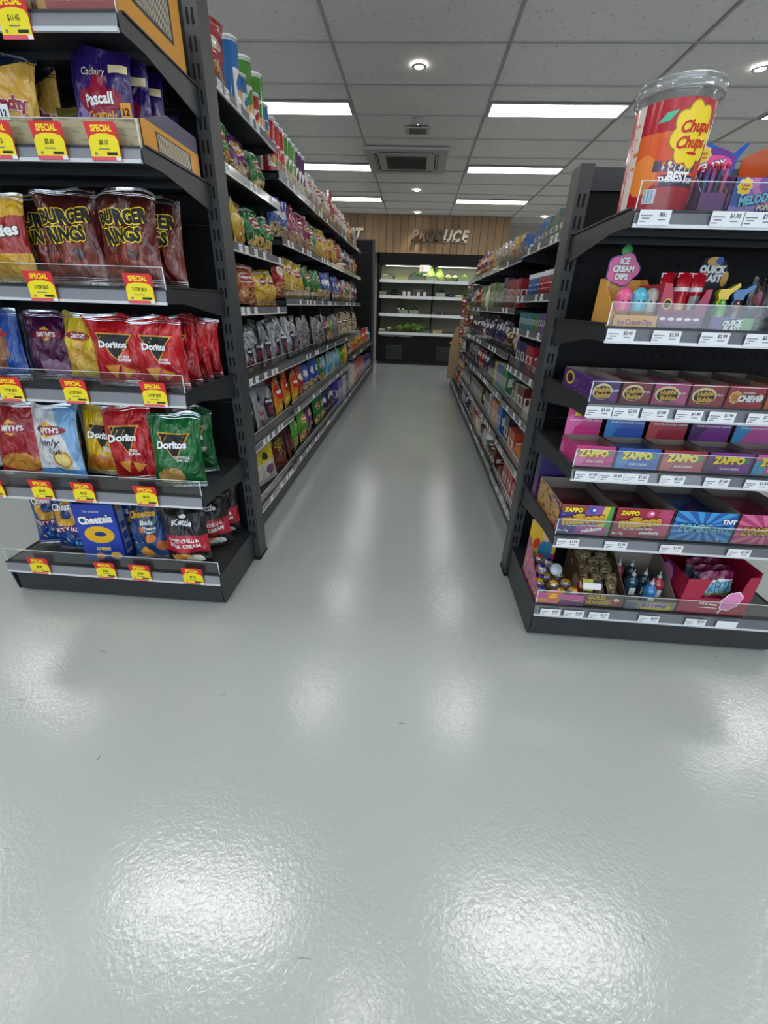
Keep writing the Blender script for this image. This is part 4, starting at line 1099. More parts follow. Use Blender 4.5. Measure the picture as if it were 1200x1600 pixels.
def pops(x0, x1, y, z, n, seed, group, zt=.10):
    R2 = random.Random(seed); P_ = [mat('pop_%s' % c, '#' + c, .3, coat=.3) for c in ('2c3f7c', '7a3a78', '16204a', 'a04a6a')]
    for i in range(n):
        e = empty('stick_pop', (x0 + (x1 - x0) * (i + .5) / n, y, z)); tag(e, 'dark striped stick pop standing in the purple carton beside the tub', 'sweet', group)
        a = M(); a.lathe([(.0055, 0), (.006, .01), (.006, zt - .02), (.004, zt - .005), (.001, zt)], P_[i % 4], 10); a.build('wrapper', e)
        a = M(); a.ell((0, 0, zt + .004), (.005, .005, .006), mat('red_cap', '#c8203a', .3, coat=.4), 8, 5); a.build('cap', e)
for r_ in range(4): pops(.684, .742, 1.345 + r_ * .035, ZT + .003, 4, r_, 'stick pops in the purple carton')
# orange carton
MC_OR = printed('orange_red_carton', '#d84a1c', [('c', .4, .8, .5, .5, '#e8682a', .5), ('r', .0, .3, 1, .42, '#3a1a18'), ('w', 7, .3, '#e8a04a', 0, 0, 1, .25)], .4, .2, 0)
e, fp = tray('sweets_carton', .885, 1.02, 1.36, 1.56, ZT, .15, .175, MC_OR, M_CARDIN, 'orange carton with a white cross mark, cut by the right edge')
f = fr((0, -.1015, 0)); a = M()
a.poly([(-.062, .085), (-.045, .082), (-.02, .115), (.005, .082), (.02, .085), (-.008, .125), (.02, .165), (.0, .165), (-.02, .137), (-.045, .168), (-.062, .165), (-.034, .126)][:0] or [(-.060, .084), (-.04, .080), (.03, .148), (.01, .150)], f, M_WINK, .0008)
a.poly([(-.06, .146), (.0, .078), (.024, .084), (-.036, .148)], f, M_WINK, .0009)
a.text('treme', f, .012, .062, .022, M_YEL, .05, .25, .001, outline=I_BRN, ow=.05, sx=.8); a.text('3 in 1', f, -.04, .050, .008, M_WINK, .03, 0, .001)
a.build('front_print', e)
a = M(); a.box(-.055, -.04, 0, .055, .04, .17, mat('orange_block', '#e0581e', .45)); o = a.build('sweets_box', None, (.82, 1.62, ZT)); tag(o, 'plain orange box standing behind the pops header card', 'sweets box')

# ---- second shelf
ZS = 1.1335
MC_ICE = mat('apricot_card', '#e0a24a', .5)
e, fp = tray('ice_cream_sweets_carton', .535, .655, 1.305, 1.46, ZS, .032, .125, MC_ICE, MC_ICE, 'apricot display carton with pink bubble header, holding ice cream shaped sweets', ymid=.80)
a = M(); f = fr((0, -.0785, 0)); a.text('Ice Cream Dips', f, 0, .016, .012, I_CRIM, .04, 0, .0006, outline=M_WINK, ow=.02, sx=.85); a.build('front_print', e)
a = M(); f = fr((0, .0695, 0)); pk = mat('header_pink', '#e46aa0', .4)
a.prism([(-.035 + .046 * math.cos(t) * (1 + .08 * math.cos(5 * t)) + .03, .150 + .042 * math.sin(t) * (1 + .08 * math.cos(5 * t))) for t in [2 * PI * i / 28 for i in range(28)]], lambda x, y, o: (x, .07 - o, y), .0015, I_PUR)
a.blob(-.005, .150, .043, .038, f, pk, .0008, 28, 5, .08)
for t_, yy, ss in (('ICE', .172, .015), ('CREAM', .152, .015), ('DIPS', .132, .015)): a.text(t_, f, -.005, yy, ss, M_WINK, .06, 0, .0012, outline=I_CRIM, ow=.06, sx=.85)
a.blob(-.045, .108, .013, .016, f, I_PUR, .0006, 14); a.blob(-.042, .110, .010, .012, f, I_GOLD, .001, 14)
a.ell((-.005, .0705, .197), (.016, .002, .016), I_GRN, 12, 6)
a.build('header_print', e)
def capsule(x, y, col, label):
    e = empty('ice_cream_sweet', (x, y, ZS + .003)); tag(e, label, 'sweet', 'ice cream shaped sweets in the apricot carton')
    a = M(); a.lathe([(.014, 0), (.016, .002), (.019, .036), (.021, .040)], mat('waffle_cone', '#a8793e', .55, mottle=80), 16); a.build('cone', e)
    cm = mat('cap_' + col, '#' + col, .2, coat=.6)
    a = M(); a.lathe([(.0205, .040), (.0215, .045), (.0205, .075), (.017, .088), (.009, .096), (.001, .098)], cm, 18, caps=False)
    a.build('coloured_cap', e)
    a = M()
    for sx, mm in ((-.007, M_INK), (.007, M_INK)): a.ell((sx, -.0205, .064), (.0022, .0012, .003), mm, 8, 5)
    a.build('printed_face', e)
capsule(.563, 1.335, 'e0588a', 'pink topped cone sweet, left one in the apricot carton')
capsule(.603, 1.335, '5ab4d0', 'light blue topped cone sweet, middle one in the apricot carton')
capsule(.640, 1.345, 'a8a49c', 'clear grey topped cone sweet, right one in the apricot carton')
capsule(.583, 1.385, 'd8d4cc', 'pale topped cone sweet behind the pink and blue ones')
MC_WAR = printed('crimson_purple_carton', '#5a1a58', [('g', .2, 1.0, '#c01a34'), ('r', .05, .14, .95, .3, '#7a2a70')], .4, .2, 0)
e = empty('candy_tube_carton', (.713, 1.385, ZS)); tag(e, 'crimson and purple carton with a dipped front holding red sweet tubes', 'carton')
a = M(); w, d = .062, .075
pts = [(-w, 0), (w, 0), (w, .100), (w - .012, .098), (.028, .048), (-.022, .048), (-w + .018, .110), (-w, .112)]
V = [(x, -d, z) for x, z in pts]; U = [((x + w) / (2 * w), z / .11) for x, z in pts]
a.add(V, [tuple(range(8))], MC_WAR, U)
a.add([(x, -d + .002, z) for x, z in pts], [tuple(reversed(range(8)))], M_CARDIN); a.build('front_panel', e)
a = M(); a.box(-w, -d + .0025, 0, w, d, .003, M_CARDIN); a.box(-w, d - .002, 0, w, d, .11, MC_WAR); a.box(-w, -d + .0025, .003, -w + .002, d - .0025, .11, MC_WAR); a.box(w - .002, -d + .0025, .003, w, d - .0025, .10, MC_WAR); a.build('carton_body', e)
a = M(); f = fr((0, -d, 0)); [a.blob(-.045 + i * .022, .026, .009, .004, f, M_WINK, .0008, 8) for i in range(5)]; [a.blob(-.02 + i * .01, .013, .004, .0015, f, M_GREYINK, .0008, 6) for i in range(5)]; a.blob(-.044, .062, .012, .014, f, I_GOLD, .0008, 14); a.blob(-.044, .062, .009, .010, f, M_INK, .0012, 12); a.build('front_print', e)
mt = printed('red_tube_film', '#a81224', [('c', .5, .5, .2, .12, '#d8a070', .8), ('r', .3, .1, .7, .22, '#7a9a2a'), ('r', 0, .9, 1, 1, '#d8dce0')], .25, .5, 0)
mt2 = printed('red_tube_back', '#a81224', [('r', .35, .2, .65, .8, '#8a8c90'), ('r', 0, .9, 1, 1, '#d8dce0')], .25, .5, 0)
for i, (x, y, q) in enumerate(((.680, 1.365, 0), (.713, 1.345, 0), (.738, 1.375, 0), (.752, 1.350, 1))):
    a = M(); a.lathe([(.016, 0), (.0175, .004), (.0175, .10)], mt2 if q else mt, 18, uvs=True)
    V = [(-.019, -.0015, .138), (.019, -.0015, .138), (.019, .0015, .138), (-.019, .0015, .138)]
    n = 18; ring = [(.0175 * math.sin(2 * PI * k / n), -.0175 * math.cos(2 * PI * k / n), .10) for k in range(n)]
    top = [(.0195 * math.sin(2 * PI * k / n), -.0012 * math.cos(2 * PI * k / n), .136) for k in range(n)]
    a.add(ring + top, [(k, (k + 1) % n, n + (k + 1) % n, n + k) for k in range(n)] + [tuple(range(n, 2 * n))], mt, [(.5, .7)] * (2 * n), True)
    for k in range(3): a.box(-.0197, -.0022, .124 + .004 * k, .0197, .0022, .1255 + .004 * k, M_SILVER)
    ob = a.build('sweet_tube', None, (x, y, ZS + .004)); tag(ob, ('red sweet tube at the left of the dipped carton', 'red sweet tube with a face oval at the middle front', 'red sweet tube between the oval one and the grey backed one', 'red sweet tube turned to show its grey back panel')[i], 'sweet tube', 'red sweet tubes in the dipped carton')
# squirt sweets
MC_QB = printed('squirt_carton', '#2a2448', [('r', 0, 0, .35, 1, '#5a2a80'), ('r', .35, 0, .68, 1, '#1f6a9a'), ('r', .68, 0, 1, 1, '#4a9a3a')], .4, .2, 0)
e, fp = tray('squirt_sweets_carton', .790, .905, 1.305, 1.47, ZS, .034, .115, MC_QB, mat('dark_card', '#1c1a24', .6), 'dark carton with purple, blue and green front holding squirt sweets', ymid=.85, mside=mat('dark_card', '#1c1a24', .6))
f = fr((0, -.0835, 0)); a = M(); a.text('QUICK', f, .002, .022, .012, M_WINK, .05, .1, .0008, outline=M_INK, ow=.05, rot=.08, sx=.9); a.text('BLAST', f, .004, .008, .012, M_WINK, .05, .1, .0008, outline=M_INK, ow=.05, rot=.08, sx=.9); a.build('front_print', e)
a = M(); hf2 = lambda x, y, o: (x, .078 - o, y)
a.prism([(-.052, .11), (.04, .108), (.052, .14), (.032, .178), (.005, .190), (-.03, .186), (-.036, .150), (-.054, .148)], hf2, .0015, mat('dark_card', '#1c1a24', .6))
a.blob(.0, .178, .022, .012, hf2, I_GOLD, .0008, 14); a.blob(.012, .180, .010, .010, hf2, I_BLU, .0012, 12); a.blob(-.042, .130, .010, .016, hf2, I_CRIM, .0008, 4)
a.text('QUICK', hf2, .0, .158, .017, M_WINK, .06, 0, .0016, outline=M_GREYINK, ow=.05, sx=.9); a.text('BLAST', hf2, .0, .136, .017, M_WINK, .06, 0, .0016, outline=M_GREYINK, ow=.05, sx=.9)
a.blob(.040, .135, .010, .02, hf2, I_GOLD, .0008, 12); a.build('header_print', e)
def squirt(x, y, cb, ch, label):
    e = empty('squirt_sweet', (x, y, ZS + .004)); tag(e, label, 'sweet', 'squirt sweets in the dark carton')
    a = M(); a.lathe([(.014, 0), (.016, .006), (.016, .05), (.012, .066), (.008, .074)], mat('sq_' + cb, '#' + cb, .15, coat=.7), 16); a.build('bottle', e)
    a = M(); mm = mat('sqh_' + ch, '#' + ch, .3, coat=.3)
    a.prism([(-.012, .074), (.012, .074), (.013, .086), (.034, .105), (.030, .114), (.010, .100), (-.014, .098), (-.018, .088)], lambda p, q, o: (p, -.005 - o, q), .010, mm)
    a.tube([(-.008, -.002, .074), (-.016, -.008, .066), (-.014, -.010, .056)], .003, mm, 6); a.build('trigger_head', e)
squirt(.822, 1.335, '4f9a2c', 'd8b81c', 'green squirt sweet with yellow nozzle in the dark carton')
squirt(.868, 1.345, '5a2a24', '3f6fa8', 'dark red squirt sweet with blue nozzle in the dark carton')
squirt(.845, 1.385, '3c7a2c', '4f9a2c', 'all green squirt sweet behind the front two')
B_DARK = printed('dark_sweet_film', '#241418', [('c', .5, .6, .3, .14, '#6a2030', 1.0), ('r', .1, .05, .9, .16, '#3a5a2a')], .2, .6, .5)
for i, x in enumerate((.935, .985, 1.035)):
    hero('sweet_packet', bag(.055, .13, .028, B_DARK, 70 + i, 8, 10, .05, foil=None), x, 1.37 + .01 * i, ZS, ('dark glossy sweet packet next to the squirt sweets', 'dark sweet packet second from the squirt sweets', 'dark sweet packet at the right edge, second shelf down')[i], 'sweet packet', -.08, .3, 0)
a = M(); a.box(-.10, -.07, 0, .10, .07, .05, printed('green_purple_strip', '#4a8a34', [('r', .45, 0, 1, 1, '#5a3a7a'), ('r', .05, .3, .25, .8, '#d8c84a')], .4, .2, 0)); 

# ---- third shelf: gum cartons
ZG = .9295
def gumbox(x, w, col, dark, ring, word, word2, label, side=None, side_open=False, y0=1.306, depth=.26, h=.064):
    mo = printed('gum_' + col, '#' + col, [('r', .0, 0, 1, .06, '#' + dark), ('c', .85, .25, .2, .2, '#' + dark, 1.0)], .4, .25, 0)
    e, fp = tray('gum_carton', x - w / 2, x + w / 2, y0, y0 + depth, ZG, h, h + .006, mo, M_CARDIN, label, group=None, mside=side or mo)
    f = fr((0, -depth / 2 - .0002, 0)); a = M()
    if ring:
        a.blob(-w * .10, h * .50, w * .34, h * .36, f, I_CREAM, .0005, 24); a.blob(-w * .09, h * .46, w * .29, h * .30, f, M_INK, .0009, 24)
        a.text('Hubba', f, -w * .09, h * .60, h * .20, I_GOLD, .05, .1, .0013, rot=.1, sx=.9, outline=I_BRN, ow=.04); a.text('Bubba', f, -w * .07, h * .34, h * .20, I_GOLD, .05, .1, .0013, rot=.06, sx=.9, outline=I_BRN, ow=.04)
        a.text(word2, f, w * .30, h * .56, h * .09, M_WINK, .02, 0, .0009)
    else:
        a.blob(-w * .27, h * .5, w * .15, h * .27, f, I_CREAM, .0005, 32, 8, .08); a.blob(-w * .27, h * .5, w * .13, h * .23, f, I_GOLD, .0009, 32, 8, .08)
        a.text('Chupa', f, -w * .27, h * .56, h * .09, I_RED, .03, .3, .0013); a.text('Chups', f, -w * .27, h * .42, h * .09, I_RED, .03, .3, .0013)
        a.text('CHEW', f, w * .10, h * .46, h * .26, M_WINK, .06, .15, .0009, outline=I_BRN, ow=.04, sx=.85); a.text('Incredible', f, w * .05, h * .72, h * .09, M_WINK, .02, .2, .0009)
        a.blob(w * .38, h * .5, w * .08, h * .16, f, M_WINK, .0005, 16)
    a.build('front_print', e)
    # gum packets inside
    pm_ = mat('gump_' + dark, '#' + dark, .3, coat=.4)
    n = 5; yy = -depth / 2 + .012
    for r_ in range(n):
        o = M(); o.box(-w / 2 + .006, -.018, 0, w / 2 - .006, .018, h - .012, pm_); o.box(-w * .2, -.0185, h * .3, w * .2, -.0182, h * .6, I_GOLD)
        ob = o.build('gum_packet', None, (x, y0 + .028 + r_ * .046, ZG + .0025)); tag(ob, 'row of wrapped gum inside the ' + label.split(',')[0], 'gum packet', 'gum packets in the ' + label.split(',')[0])
sg = printed('gum_side_grape', '#4a2078', [('e', .25, .62, .16, .3, '#e0c02c'), ('e', .25, .62, .11, .2, '#2a1440'), ('w', 9, .3, '#a05ab0', .4, .1, 1, .8)], .4, .25, 0)
gumbox(.565, .082, '3f1c70', '6a2a80', 1, '', 'GRAPE', 'deep purple gum carton, leftmost on third shelf down', side=sg)
gumbox(.654, .088, '7a1c34', '8a3040', 1, '', 'COLA', 'dark maroon gum carton, second from left on third shelf')
gumbox(.752, .102, 'b0407a', 'c85a90', 1, '', 'FRUIT', 'bright pink gum carton, third from left on third shelf')
gumbox(.856, .100, '96283c', 'a03a48', 1, '', 'COLA', 'reddish gum carton right of the pink one, third shelf')
gumbox(.962, .106, 'a01c30', 'b02a3a', 0, '', '', 'crimson chew carton with white star, third shelf down')
gumbox(1.074, .108, 'd8601e', 'e07a2a', 0, '', '', 'orange chew carton at the right edge, third shelf down')

# ---- fourth shelf: chews with open lids
ZC = .7265
def chewbox(x, w, col, dark, fruit, label, h=.068, y0=1.306, depth=.13, rz=0, lid_h=.095):
    mo = printed('chew_' + col, '#' + col, [('c', .12, .35, .16, .35, '#' + dark, .8), ('r', 0, 0, 1, .07, '#' + dark)], .35, .3, 0)
    e, fp = tray('chew_carton', x - w / 2, x + w / 2, y0, y0 + depth, ZC, h, h, mo, M_CARDIN, label, ymid=.5)
    e.rotation_euler = (0, 0, rz)
    f = fr((0, -depth / 2 - .0002, 0)); a = M()
    a.text('ZAPPO', f, -.005, h * .66, h * .30, M_YEL, .07, .0, .0010, outline=I_BRN, ow=.05, sx=.95, rot=.02)
    a.text('SOUR CHEWS', f, .005, h * .26, h * .10, M_WINK, .02, 0, .0008, sx=.9); a.blob(w * .34, h * .66, w * .09, h * .12, f, I_GRN, .0006, 9)
    a.build('front_print', e)
    a = M(); hh = lid_h
    a.box(-w / 2 + .004, depth / 2 + .003, h * .9, w / 2 - .004, depth / 2 + .005, h + hh, mo)
    f = fr((0, depth / 2 + .003, 0)); a.text('ZAPPO', f, 0, h + hh * .78, .018, M_YEL, .07, .0, .0010, outline=I_BRN, ow=.05, sx=.95); a.text('SOUR FLAVOURED CHEWS', f, .005, h + hh * .52, .006, M_WINK, .02, 0, .001)
    a.blob(-w * .25, h + hh * .45, .020, .014, f, mat('chewd_' + dark, '#' + dark, .4), .0006, 16, 6, .12)
    a.build('open_lid', e)
    cm = mat('chewin_' + col, '#' + col, .3, coat=.5, bump=(80, .5))
    a = M(); a.box(-w / 2 + .004, -depth / 2 + .004, .0025, w / 2 - .004, depth / 2 - .004, h - .018, cm)
    ob = a.build('chew_packets', e); 
chewbox(.584, .124, 'd02a84', 'e870b0', 0, 'hot pink chew carton with its lid up, leftmost on fourth shelf', rz=.02, y0=1.312)
chewbox(.716, .132, '1f55b4', '3a8ad0', 0, 'royal blue chew carton with its lid up, fourth shelf down')
chewbox(.854, .132, 'a01c34', 'c04a4a', 0, 'dark red chew carton with its lid up, fourth shelf down')
chewbox(.993, .134, '7a2a8a', '502060', 0, 'violet chew carton with its lid up, fourth shelf down')
chewbox(1.132, .134, 'c45a9a', '3a9ac8', 0, 'pink and blue chew carton cut by the right edge, fourth shelf')

# ---- fifth shelf: big cartons with side flaps
ZM = .4785
def bigbox(x, w, mo, ms, label, kind, h=.110, y0=1.315, depth=.26, cin='#5a1420'):
    e, fp = tray('sweets_carton', x - w / 2, x + w / 2, y0, y0 + depth, ZM, h, h + .0, mo, M_CARDIN, label, mside=ms, ymid=.5)
    f = fr((0, -depth / 2 - .0002, 0)); a = M()
    if kind < 2:
        a.text('ZAPPO', f, -w * .26, h * .84, h * .13, M_YEL, .06, 0, .0010, outline=I_BRN, ow=.04, sx=.9)
        a.text('millions', f, -.008, h * .56, h * .30, I_GOLD, .07, 0, .0016, outline=I_BRN, ow=.06, rot=.13, sx=.93)
        a.text('Tiny Tasty Chewy Sweets', f, -.01, h * .32, h * .06, M_WINK, .02, 0, .0008, rot=.05)
        if kind == 0: a.text('rainbow', f, w * .16, h * .20, h * .13, M_WINK, .04, 0, .0012, outline=I_PINK, ow=.05, rot=.2)
        else: a.text('strawberry', f, w * .17, h * .20, h * .10, M_WINK, .04, 0, .0012, outline=I_CRIM, ow=.04, rot=.05, sx=.9)
        a.text('24 x 70g', f, -w * .38, h * .12, h * .07, M_WINK, .02, 0, .0008)
        a.blob(w * .10, h * .84, w * .07, h * .11, f, I_BLU if kind == 0 else I_PINK, .0012, 16); a.blob(w * .12, h * .86, w * .03, h * .05, f, M_WINK, .0016, 10)
    else:
        m1 = I_NAVY if kind == 2 else I_BRN; m2 = I_LBL if kind == 2 else I_GOLD
        a.text('ZOMBIE', f, -w * .14, h * .46, h * .26, m2, .03, .2, .0012, outline=m1, ow=.07, rot=.03, sx=.72); a.text('CHEWS', f, w * .22, h * .42, h * .19, m2, .02, .2, .0012, outline=m1, ow=.07, rot=.05, sx=.75)
        a.text('TNT', f, w * .38, h * .72, h * .14, M_WINK, .05, 0, .001, outline=m1, ow=.05); a.text('7g', f, w * .3, h * .12, h * .07, M_WINK, .02, 0, .001)
    a.build('front_print', e)
    a = M(); a.box(-w / 2 + .004, -depth / 2 + .004, .0025, w / 2 - .004, depth / 2 - .004, h * .62, mat('fill' + cin, cin, .3, coat=.5, mottle=40, bump=(60, .6))); a.build('sweet_packets', e)
    return e
MB_RB = printed('rainbow_card', '#3a2a80', [('t', [(.3, -.1), (1.1, -.1), (1.1, 1.1), (.55, 1.1)], '#8a4a9a'), ('t', [(.7, -.1), (1.1, -.1), (1.1, 1.1), (.82, 1.1)], '#d8c43a'), ('t', [(.85, -.1), (1.1, -.1), (1.1, 1.1), (.92, 1.1)], '#4a9a4a'), ('r', .4, .0, .95, .28, '#b04a90'), ('w', 9, .16, '#c878c8', 0, .5, .6, 1), ('t', [(-.1, .8), (.5, .8), (.5, 1.2), (-.1, 1.2)], '#8a3a2a')], .35, .3, 0)
MB_RBS = printed('rainbow_card_side', '#c89a3a', [('w', 7, .3, '#b03a5a'), ('n', 6, .58, '#3a2a80'), ('w', 11, .2, '#e8d46a', 0, .4, 1, 1)], .35, .3, 0)
MB_ST = printed('strawberry_card', '#9a1430', [('t', [(.6, -.1), (1.1, -.1), (1.1, 1.1), (.8, 1.1)], '#b83a6a'), ('w', 9, .18, '#d05a7a', .3, .4, 1, 1), ('r', .5, 0, 1, .1, '#7a1020')], .35, .3, 0)
MB_ZB = printed('blue_burst_card', '#1558a8', [('b', .5, .45, 15, '#3a9ad8')], .35, .3, 0)
MB_ZP = printed('pink_burst_card', '#b03a70', [('b', .5, .45, 15, '#d86a98')], .35, .3, 0)
BB = [0, 0, 0, 0]
bigbox(.612, .178, MB_RB, MB_RBS, 'multicoloured sweets carton with rainbow lettering, leftmost on fifth shelf', 0)
bigbox(.800, .186, MB_ST, MB_ST, 'dark red sweets carton with pink swirls, fifth shelf down', 1)
BB[2] = bigbox(1.000, .200, MB_ZB, M_CARDIN, 'blue starburst sweets carton, fifth shelf down', 2, cin='#123a80')
BB[3] = bigbox(1.206, .200, MB_ZP, M_CARDIN, 'pink starburst sweets carton at the right, fifth shelf down', 3, cin='#a82a60')
def lid(par, w, h, m):
    a = M(); a.box(-w / 2, 0, 0, w / 2, .002, h, m); a.build('open_lid', par, (0, .131, .108), (-.25, 0, 0))
lid(BB[2], .185, .085, MB_ZB); lid(BB[3], .185, .085, MB_ZP)
a = M(); a.box(-.055, 0, 0, .055, .05, .19, printed('navy_purple_lid', '#2a2260', [('g', .6, 0, '#6a2a70')], .35, .3, 0)); o = a.build('sweets_box', None, (.575, 1.60, ZM)); tag(o, 'navy and purple box standing behind the rainbow carton', 'sweets box')

# ---- bottom shelf
Z0 = .1615
MC_PB = printed('pink_ball_card', '#d24a9a', [('r', .0, .1, .9, .5, '#e0a04a'), ('t', [(.45, .1), (1.1, .1), (1.1, .3), (.5, .5)], '#4a3a70')], .35, .3, 0)
MC_PBS = printed('pink_ball_card_side', '#d24a8a', [('w', 7, .35, '#d8a03a'), ('n', 8, .56, '#8a5a9a'), ('t', [(-.1, -.1), (1.1, -.1), (1.1, .06), (-.1, .06)], '#c83a90')], .35, .3, 0)
e = empty('chocolate_ball_carton', (.608, 1.445, Z0)); tag(e, 'pink and yellow carton with a tall side panel, full of foil balls', 'carton')
w, d = .088, .115
a = M(); a.box(-w, -d, 0, w, d, .002, M_CARDIN); a.build('tray_base', e)
a = M(); a.box(-w, -d, .002, w, -d + .002, .050, MC_PB); f = fr((0, -d, 0)); a.blob(-.030, .040, .030, .028, f, I_PINK, .0006, 22); a.blob(-.030, .040, .026, .024, f, I_OR, .001, 22); a.blob(-.03, .046, .016, .004, f, M_YEL, .0014, 10); a.blob(-.03, .034, .018, .004, f, M_YEL, .0014, 10); a.build('front_panel', e)
a = M(); poly = [(-d, .002), (d, .002), (d, .175), (-d, .052)]
a.add([(-w, p, q) for p, q in poly], [(3, 2, 1, 0)], MC_PBS, [((p + d) / (2 * d), q / .175) for p, q in poly]); a.add([(-w + .002, p, q) for p, q in poly], [(0, 1, 2, 3)], MC_PB, [((p + d) / (2 * d), q / .175) for p, q in poly]); a.build('side_panel', e)
a = M(); a.box(w - .002, -d, .002, w, d, .05, MC_PB); a.build('side_panel', e)
MC_BH = printed('back_header', '#d8b02c', [('r', 0, 0, 1, .35, '#b02a7a'), ('c', .3, .55, .12, .1, '#c83a2a', .4), ('c', .62, .42, .25, .2, '#2a7aa0', .4), ('c', .62, .72, .18, .14, '#e0b48a', .5), ('c', .3, .32, .13, .1, '#e0c07a', .4)], .35, .3, 0)
a = M(); a.box(-w, d - .002, .002, .03, d, .245, MC_BH); a.build('back_panel', e)
def ball(x, y, z, top, seed, label):
    e = empty('foil_chocolate_ball', (x, y, z)); tag(e, label, 'chocolate ball', 'foil balls in the pink carton')
    R2 = random.Random(seed); r_ = .0235
    a = M(); a.lathe([(.016, 0), (.018, .004), (.015, .010)], mat('ball_base_' + top, '#' + top, .25, .3), 16); a.build('base_cup', e)
    bm = printed('foil_patches', '#c8a890', [('w', 6, .34, '#c8407a'), ('n', 7, .55, '#3a7ac8'), ('n', 11, .6, '#e8c83a'), ('n', 9, .63, '#3a9a5a')], .16, .6, .25, 60, .6)
    a = M(); a.lathe([(.001, .008)] + [(r_ * math.sin(PI * i / 10), .008 + r_ - r_ * math.cos(PI * i / 10)) for i in range(1, 10)] + [(.001, .008 + 2 * r_)], bm, 20, caps=False); a.build('foil_ball', e)
    a = M(); a.lathe([(.0165, .008 + 2 * r_ - .008), (.012, .008 + 2 * r_ - .0015), (.001, .008 + 2 * r_ + .001)], mat('ball_top_' + top, '#' + top, .2, .4, coat=.5), 16, caps=False); a.build('foil_cap', e)
    return e
k = 0
spots = [(.537, 1.36, '1c2c9a'), (.612, 1.352, 'd8a81c'), (.662, 1.365, 'd8a81c'), (.545, 1.415, 'd8a81c'), (.600, 1.405, 'd8a81c'), (.652, 1.42, 'c89a1c'), (.535, 1.47, '1c2c9a'), (.585, 1.46, 'd8a81c'), (.640, 1.475, 'c89a1c'), (.54, 1.525, '1c2c9a')]
nm_ = ['front left blue based', 'front middle gold based', 'front right gold based', 'second row left gold', 'second row middle gold', 'second row right gold', 'third row left blue', 'third row middle gold', 'third row right gold', 'back left blue']
for (x, y, c_), q in zip(spots, nm_): ball(x, y, Z0 + .003, c_, k, q + ' foil chocolate ball in the pink carton'); k += 1
for x, y, c_, q in ((.553, 1.44, '1c2c9a', 'upper left'), (.590, 1.49, '1c2c9a', 'upper back'), (.56, 1.515, 'c83a3a', 'topmost back')):
    ball(x, y, Z0 + .052, c_, k, q + ' foil chocolate ball heaped on the others'); k += 1
a = M(); a.lathe([(.001, 0), (.021, 0), (.024, .003), (.024, .012), (.02, .015), (.001, .015)], mat('clear_grey_disc', '#a8b2bc', .3, coat=.5, mottle=150), 24, caps=False); o = a.build('sweet_lid_disc', None, (.600, 1.425, Z0 + .098), (1.1, 0, .1)); tag(o, 'upturned grey round base of a foil ball lying on the heap', 'chocolate ball base')
# gold nuggets carton
MC_GN = printed('brown_nugget_card', '#5c4c34', [('c', .62, .35, .14, .25, '#9c8a6a', 1.0), ('c', .8, .4, .1, .3, '#b02a2a', .9), ('c', .83, .55, .07, .12, '#d8d4cc', .5)], .5, .15, 0)
e, fp = tray('nugget_sweets_carton', .688, .842, 1.335, 1.56, Z0, .060, .13, MC_GN, mat('brown_inner', '#4a3c2a', .7), 'brown carton with gold nugget lettering, packed with little sacks', ymid=.55)
f = fr((0, -.1128, 0)); a = M(); a.text('GOLD', f, -.025, .043, .017, I_GOLD, .05, 0, .0008, outline=I_BRN, ow=.04, sx=.95); a.text('NUGGETS', f, -.018, .020, .014, I_GOLD, .05, 0, .0008, outline=I_BRN, ow=.04, sx=.9, rot=.02); a.build('front_print', e)
B_NUG = printed('sack_film', '#7a6a50', [('c', .5, .5, .32, .3, '#a89878', .8), ('r', .25, .3, .75, .42, '#3a2c1c'), ('r', .3, .55, .7, .65, '#4a3a28')], .4, .2, .6, 40)
bm_ = bag(.046, .058, .014, B_NUG, 80, 8, 8, .05).mesh('nugget_sack')
R2 = random.Random(5)
for i in range(15):
    x = .715 + (i % 3) * .049 ; y = 1.362 + (i // 3) * .036; 
    o = link('nugget_sack', bm_, None, (x, y, Z0 + .035 + .012 * (i // 3)), (-.75, R2.uniform(-.2, .2), R2.uniform(-.3, .3)))
    tag(o, f'small brown sweet sack in the nugget carton, {("front", "second", "third", "fourth", "back")[i // 3]} row {("left", "middle", "right")[i % 3]}', 'sweet sack', 'little sacks in the nugget carton')
a = M(); a.box(-.038, 0, 0, .0, .0008, .045, printed('yellow_green_slip', '#a8a81c', [], .5, 0, 0)); a.box(-.036, -.0004, .006, .030, -.0001, .03, M_WHITE); a.box(.005, -.0009, .03, .035, -.0002, .042, M_INK); o = a.build('price_slip', None, (.725, 1.345, Z0 + .062), (-.5, 0, 0)); tag(o, 'yellow and white barcode slip lying on the nugget sacks', 'price slip')
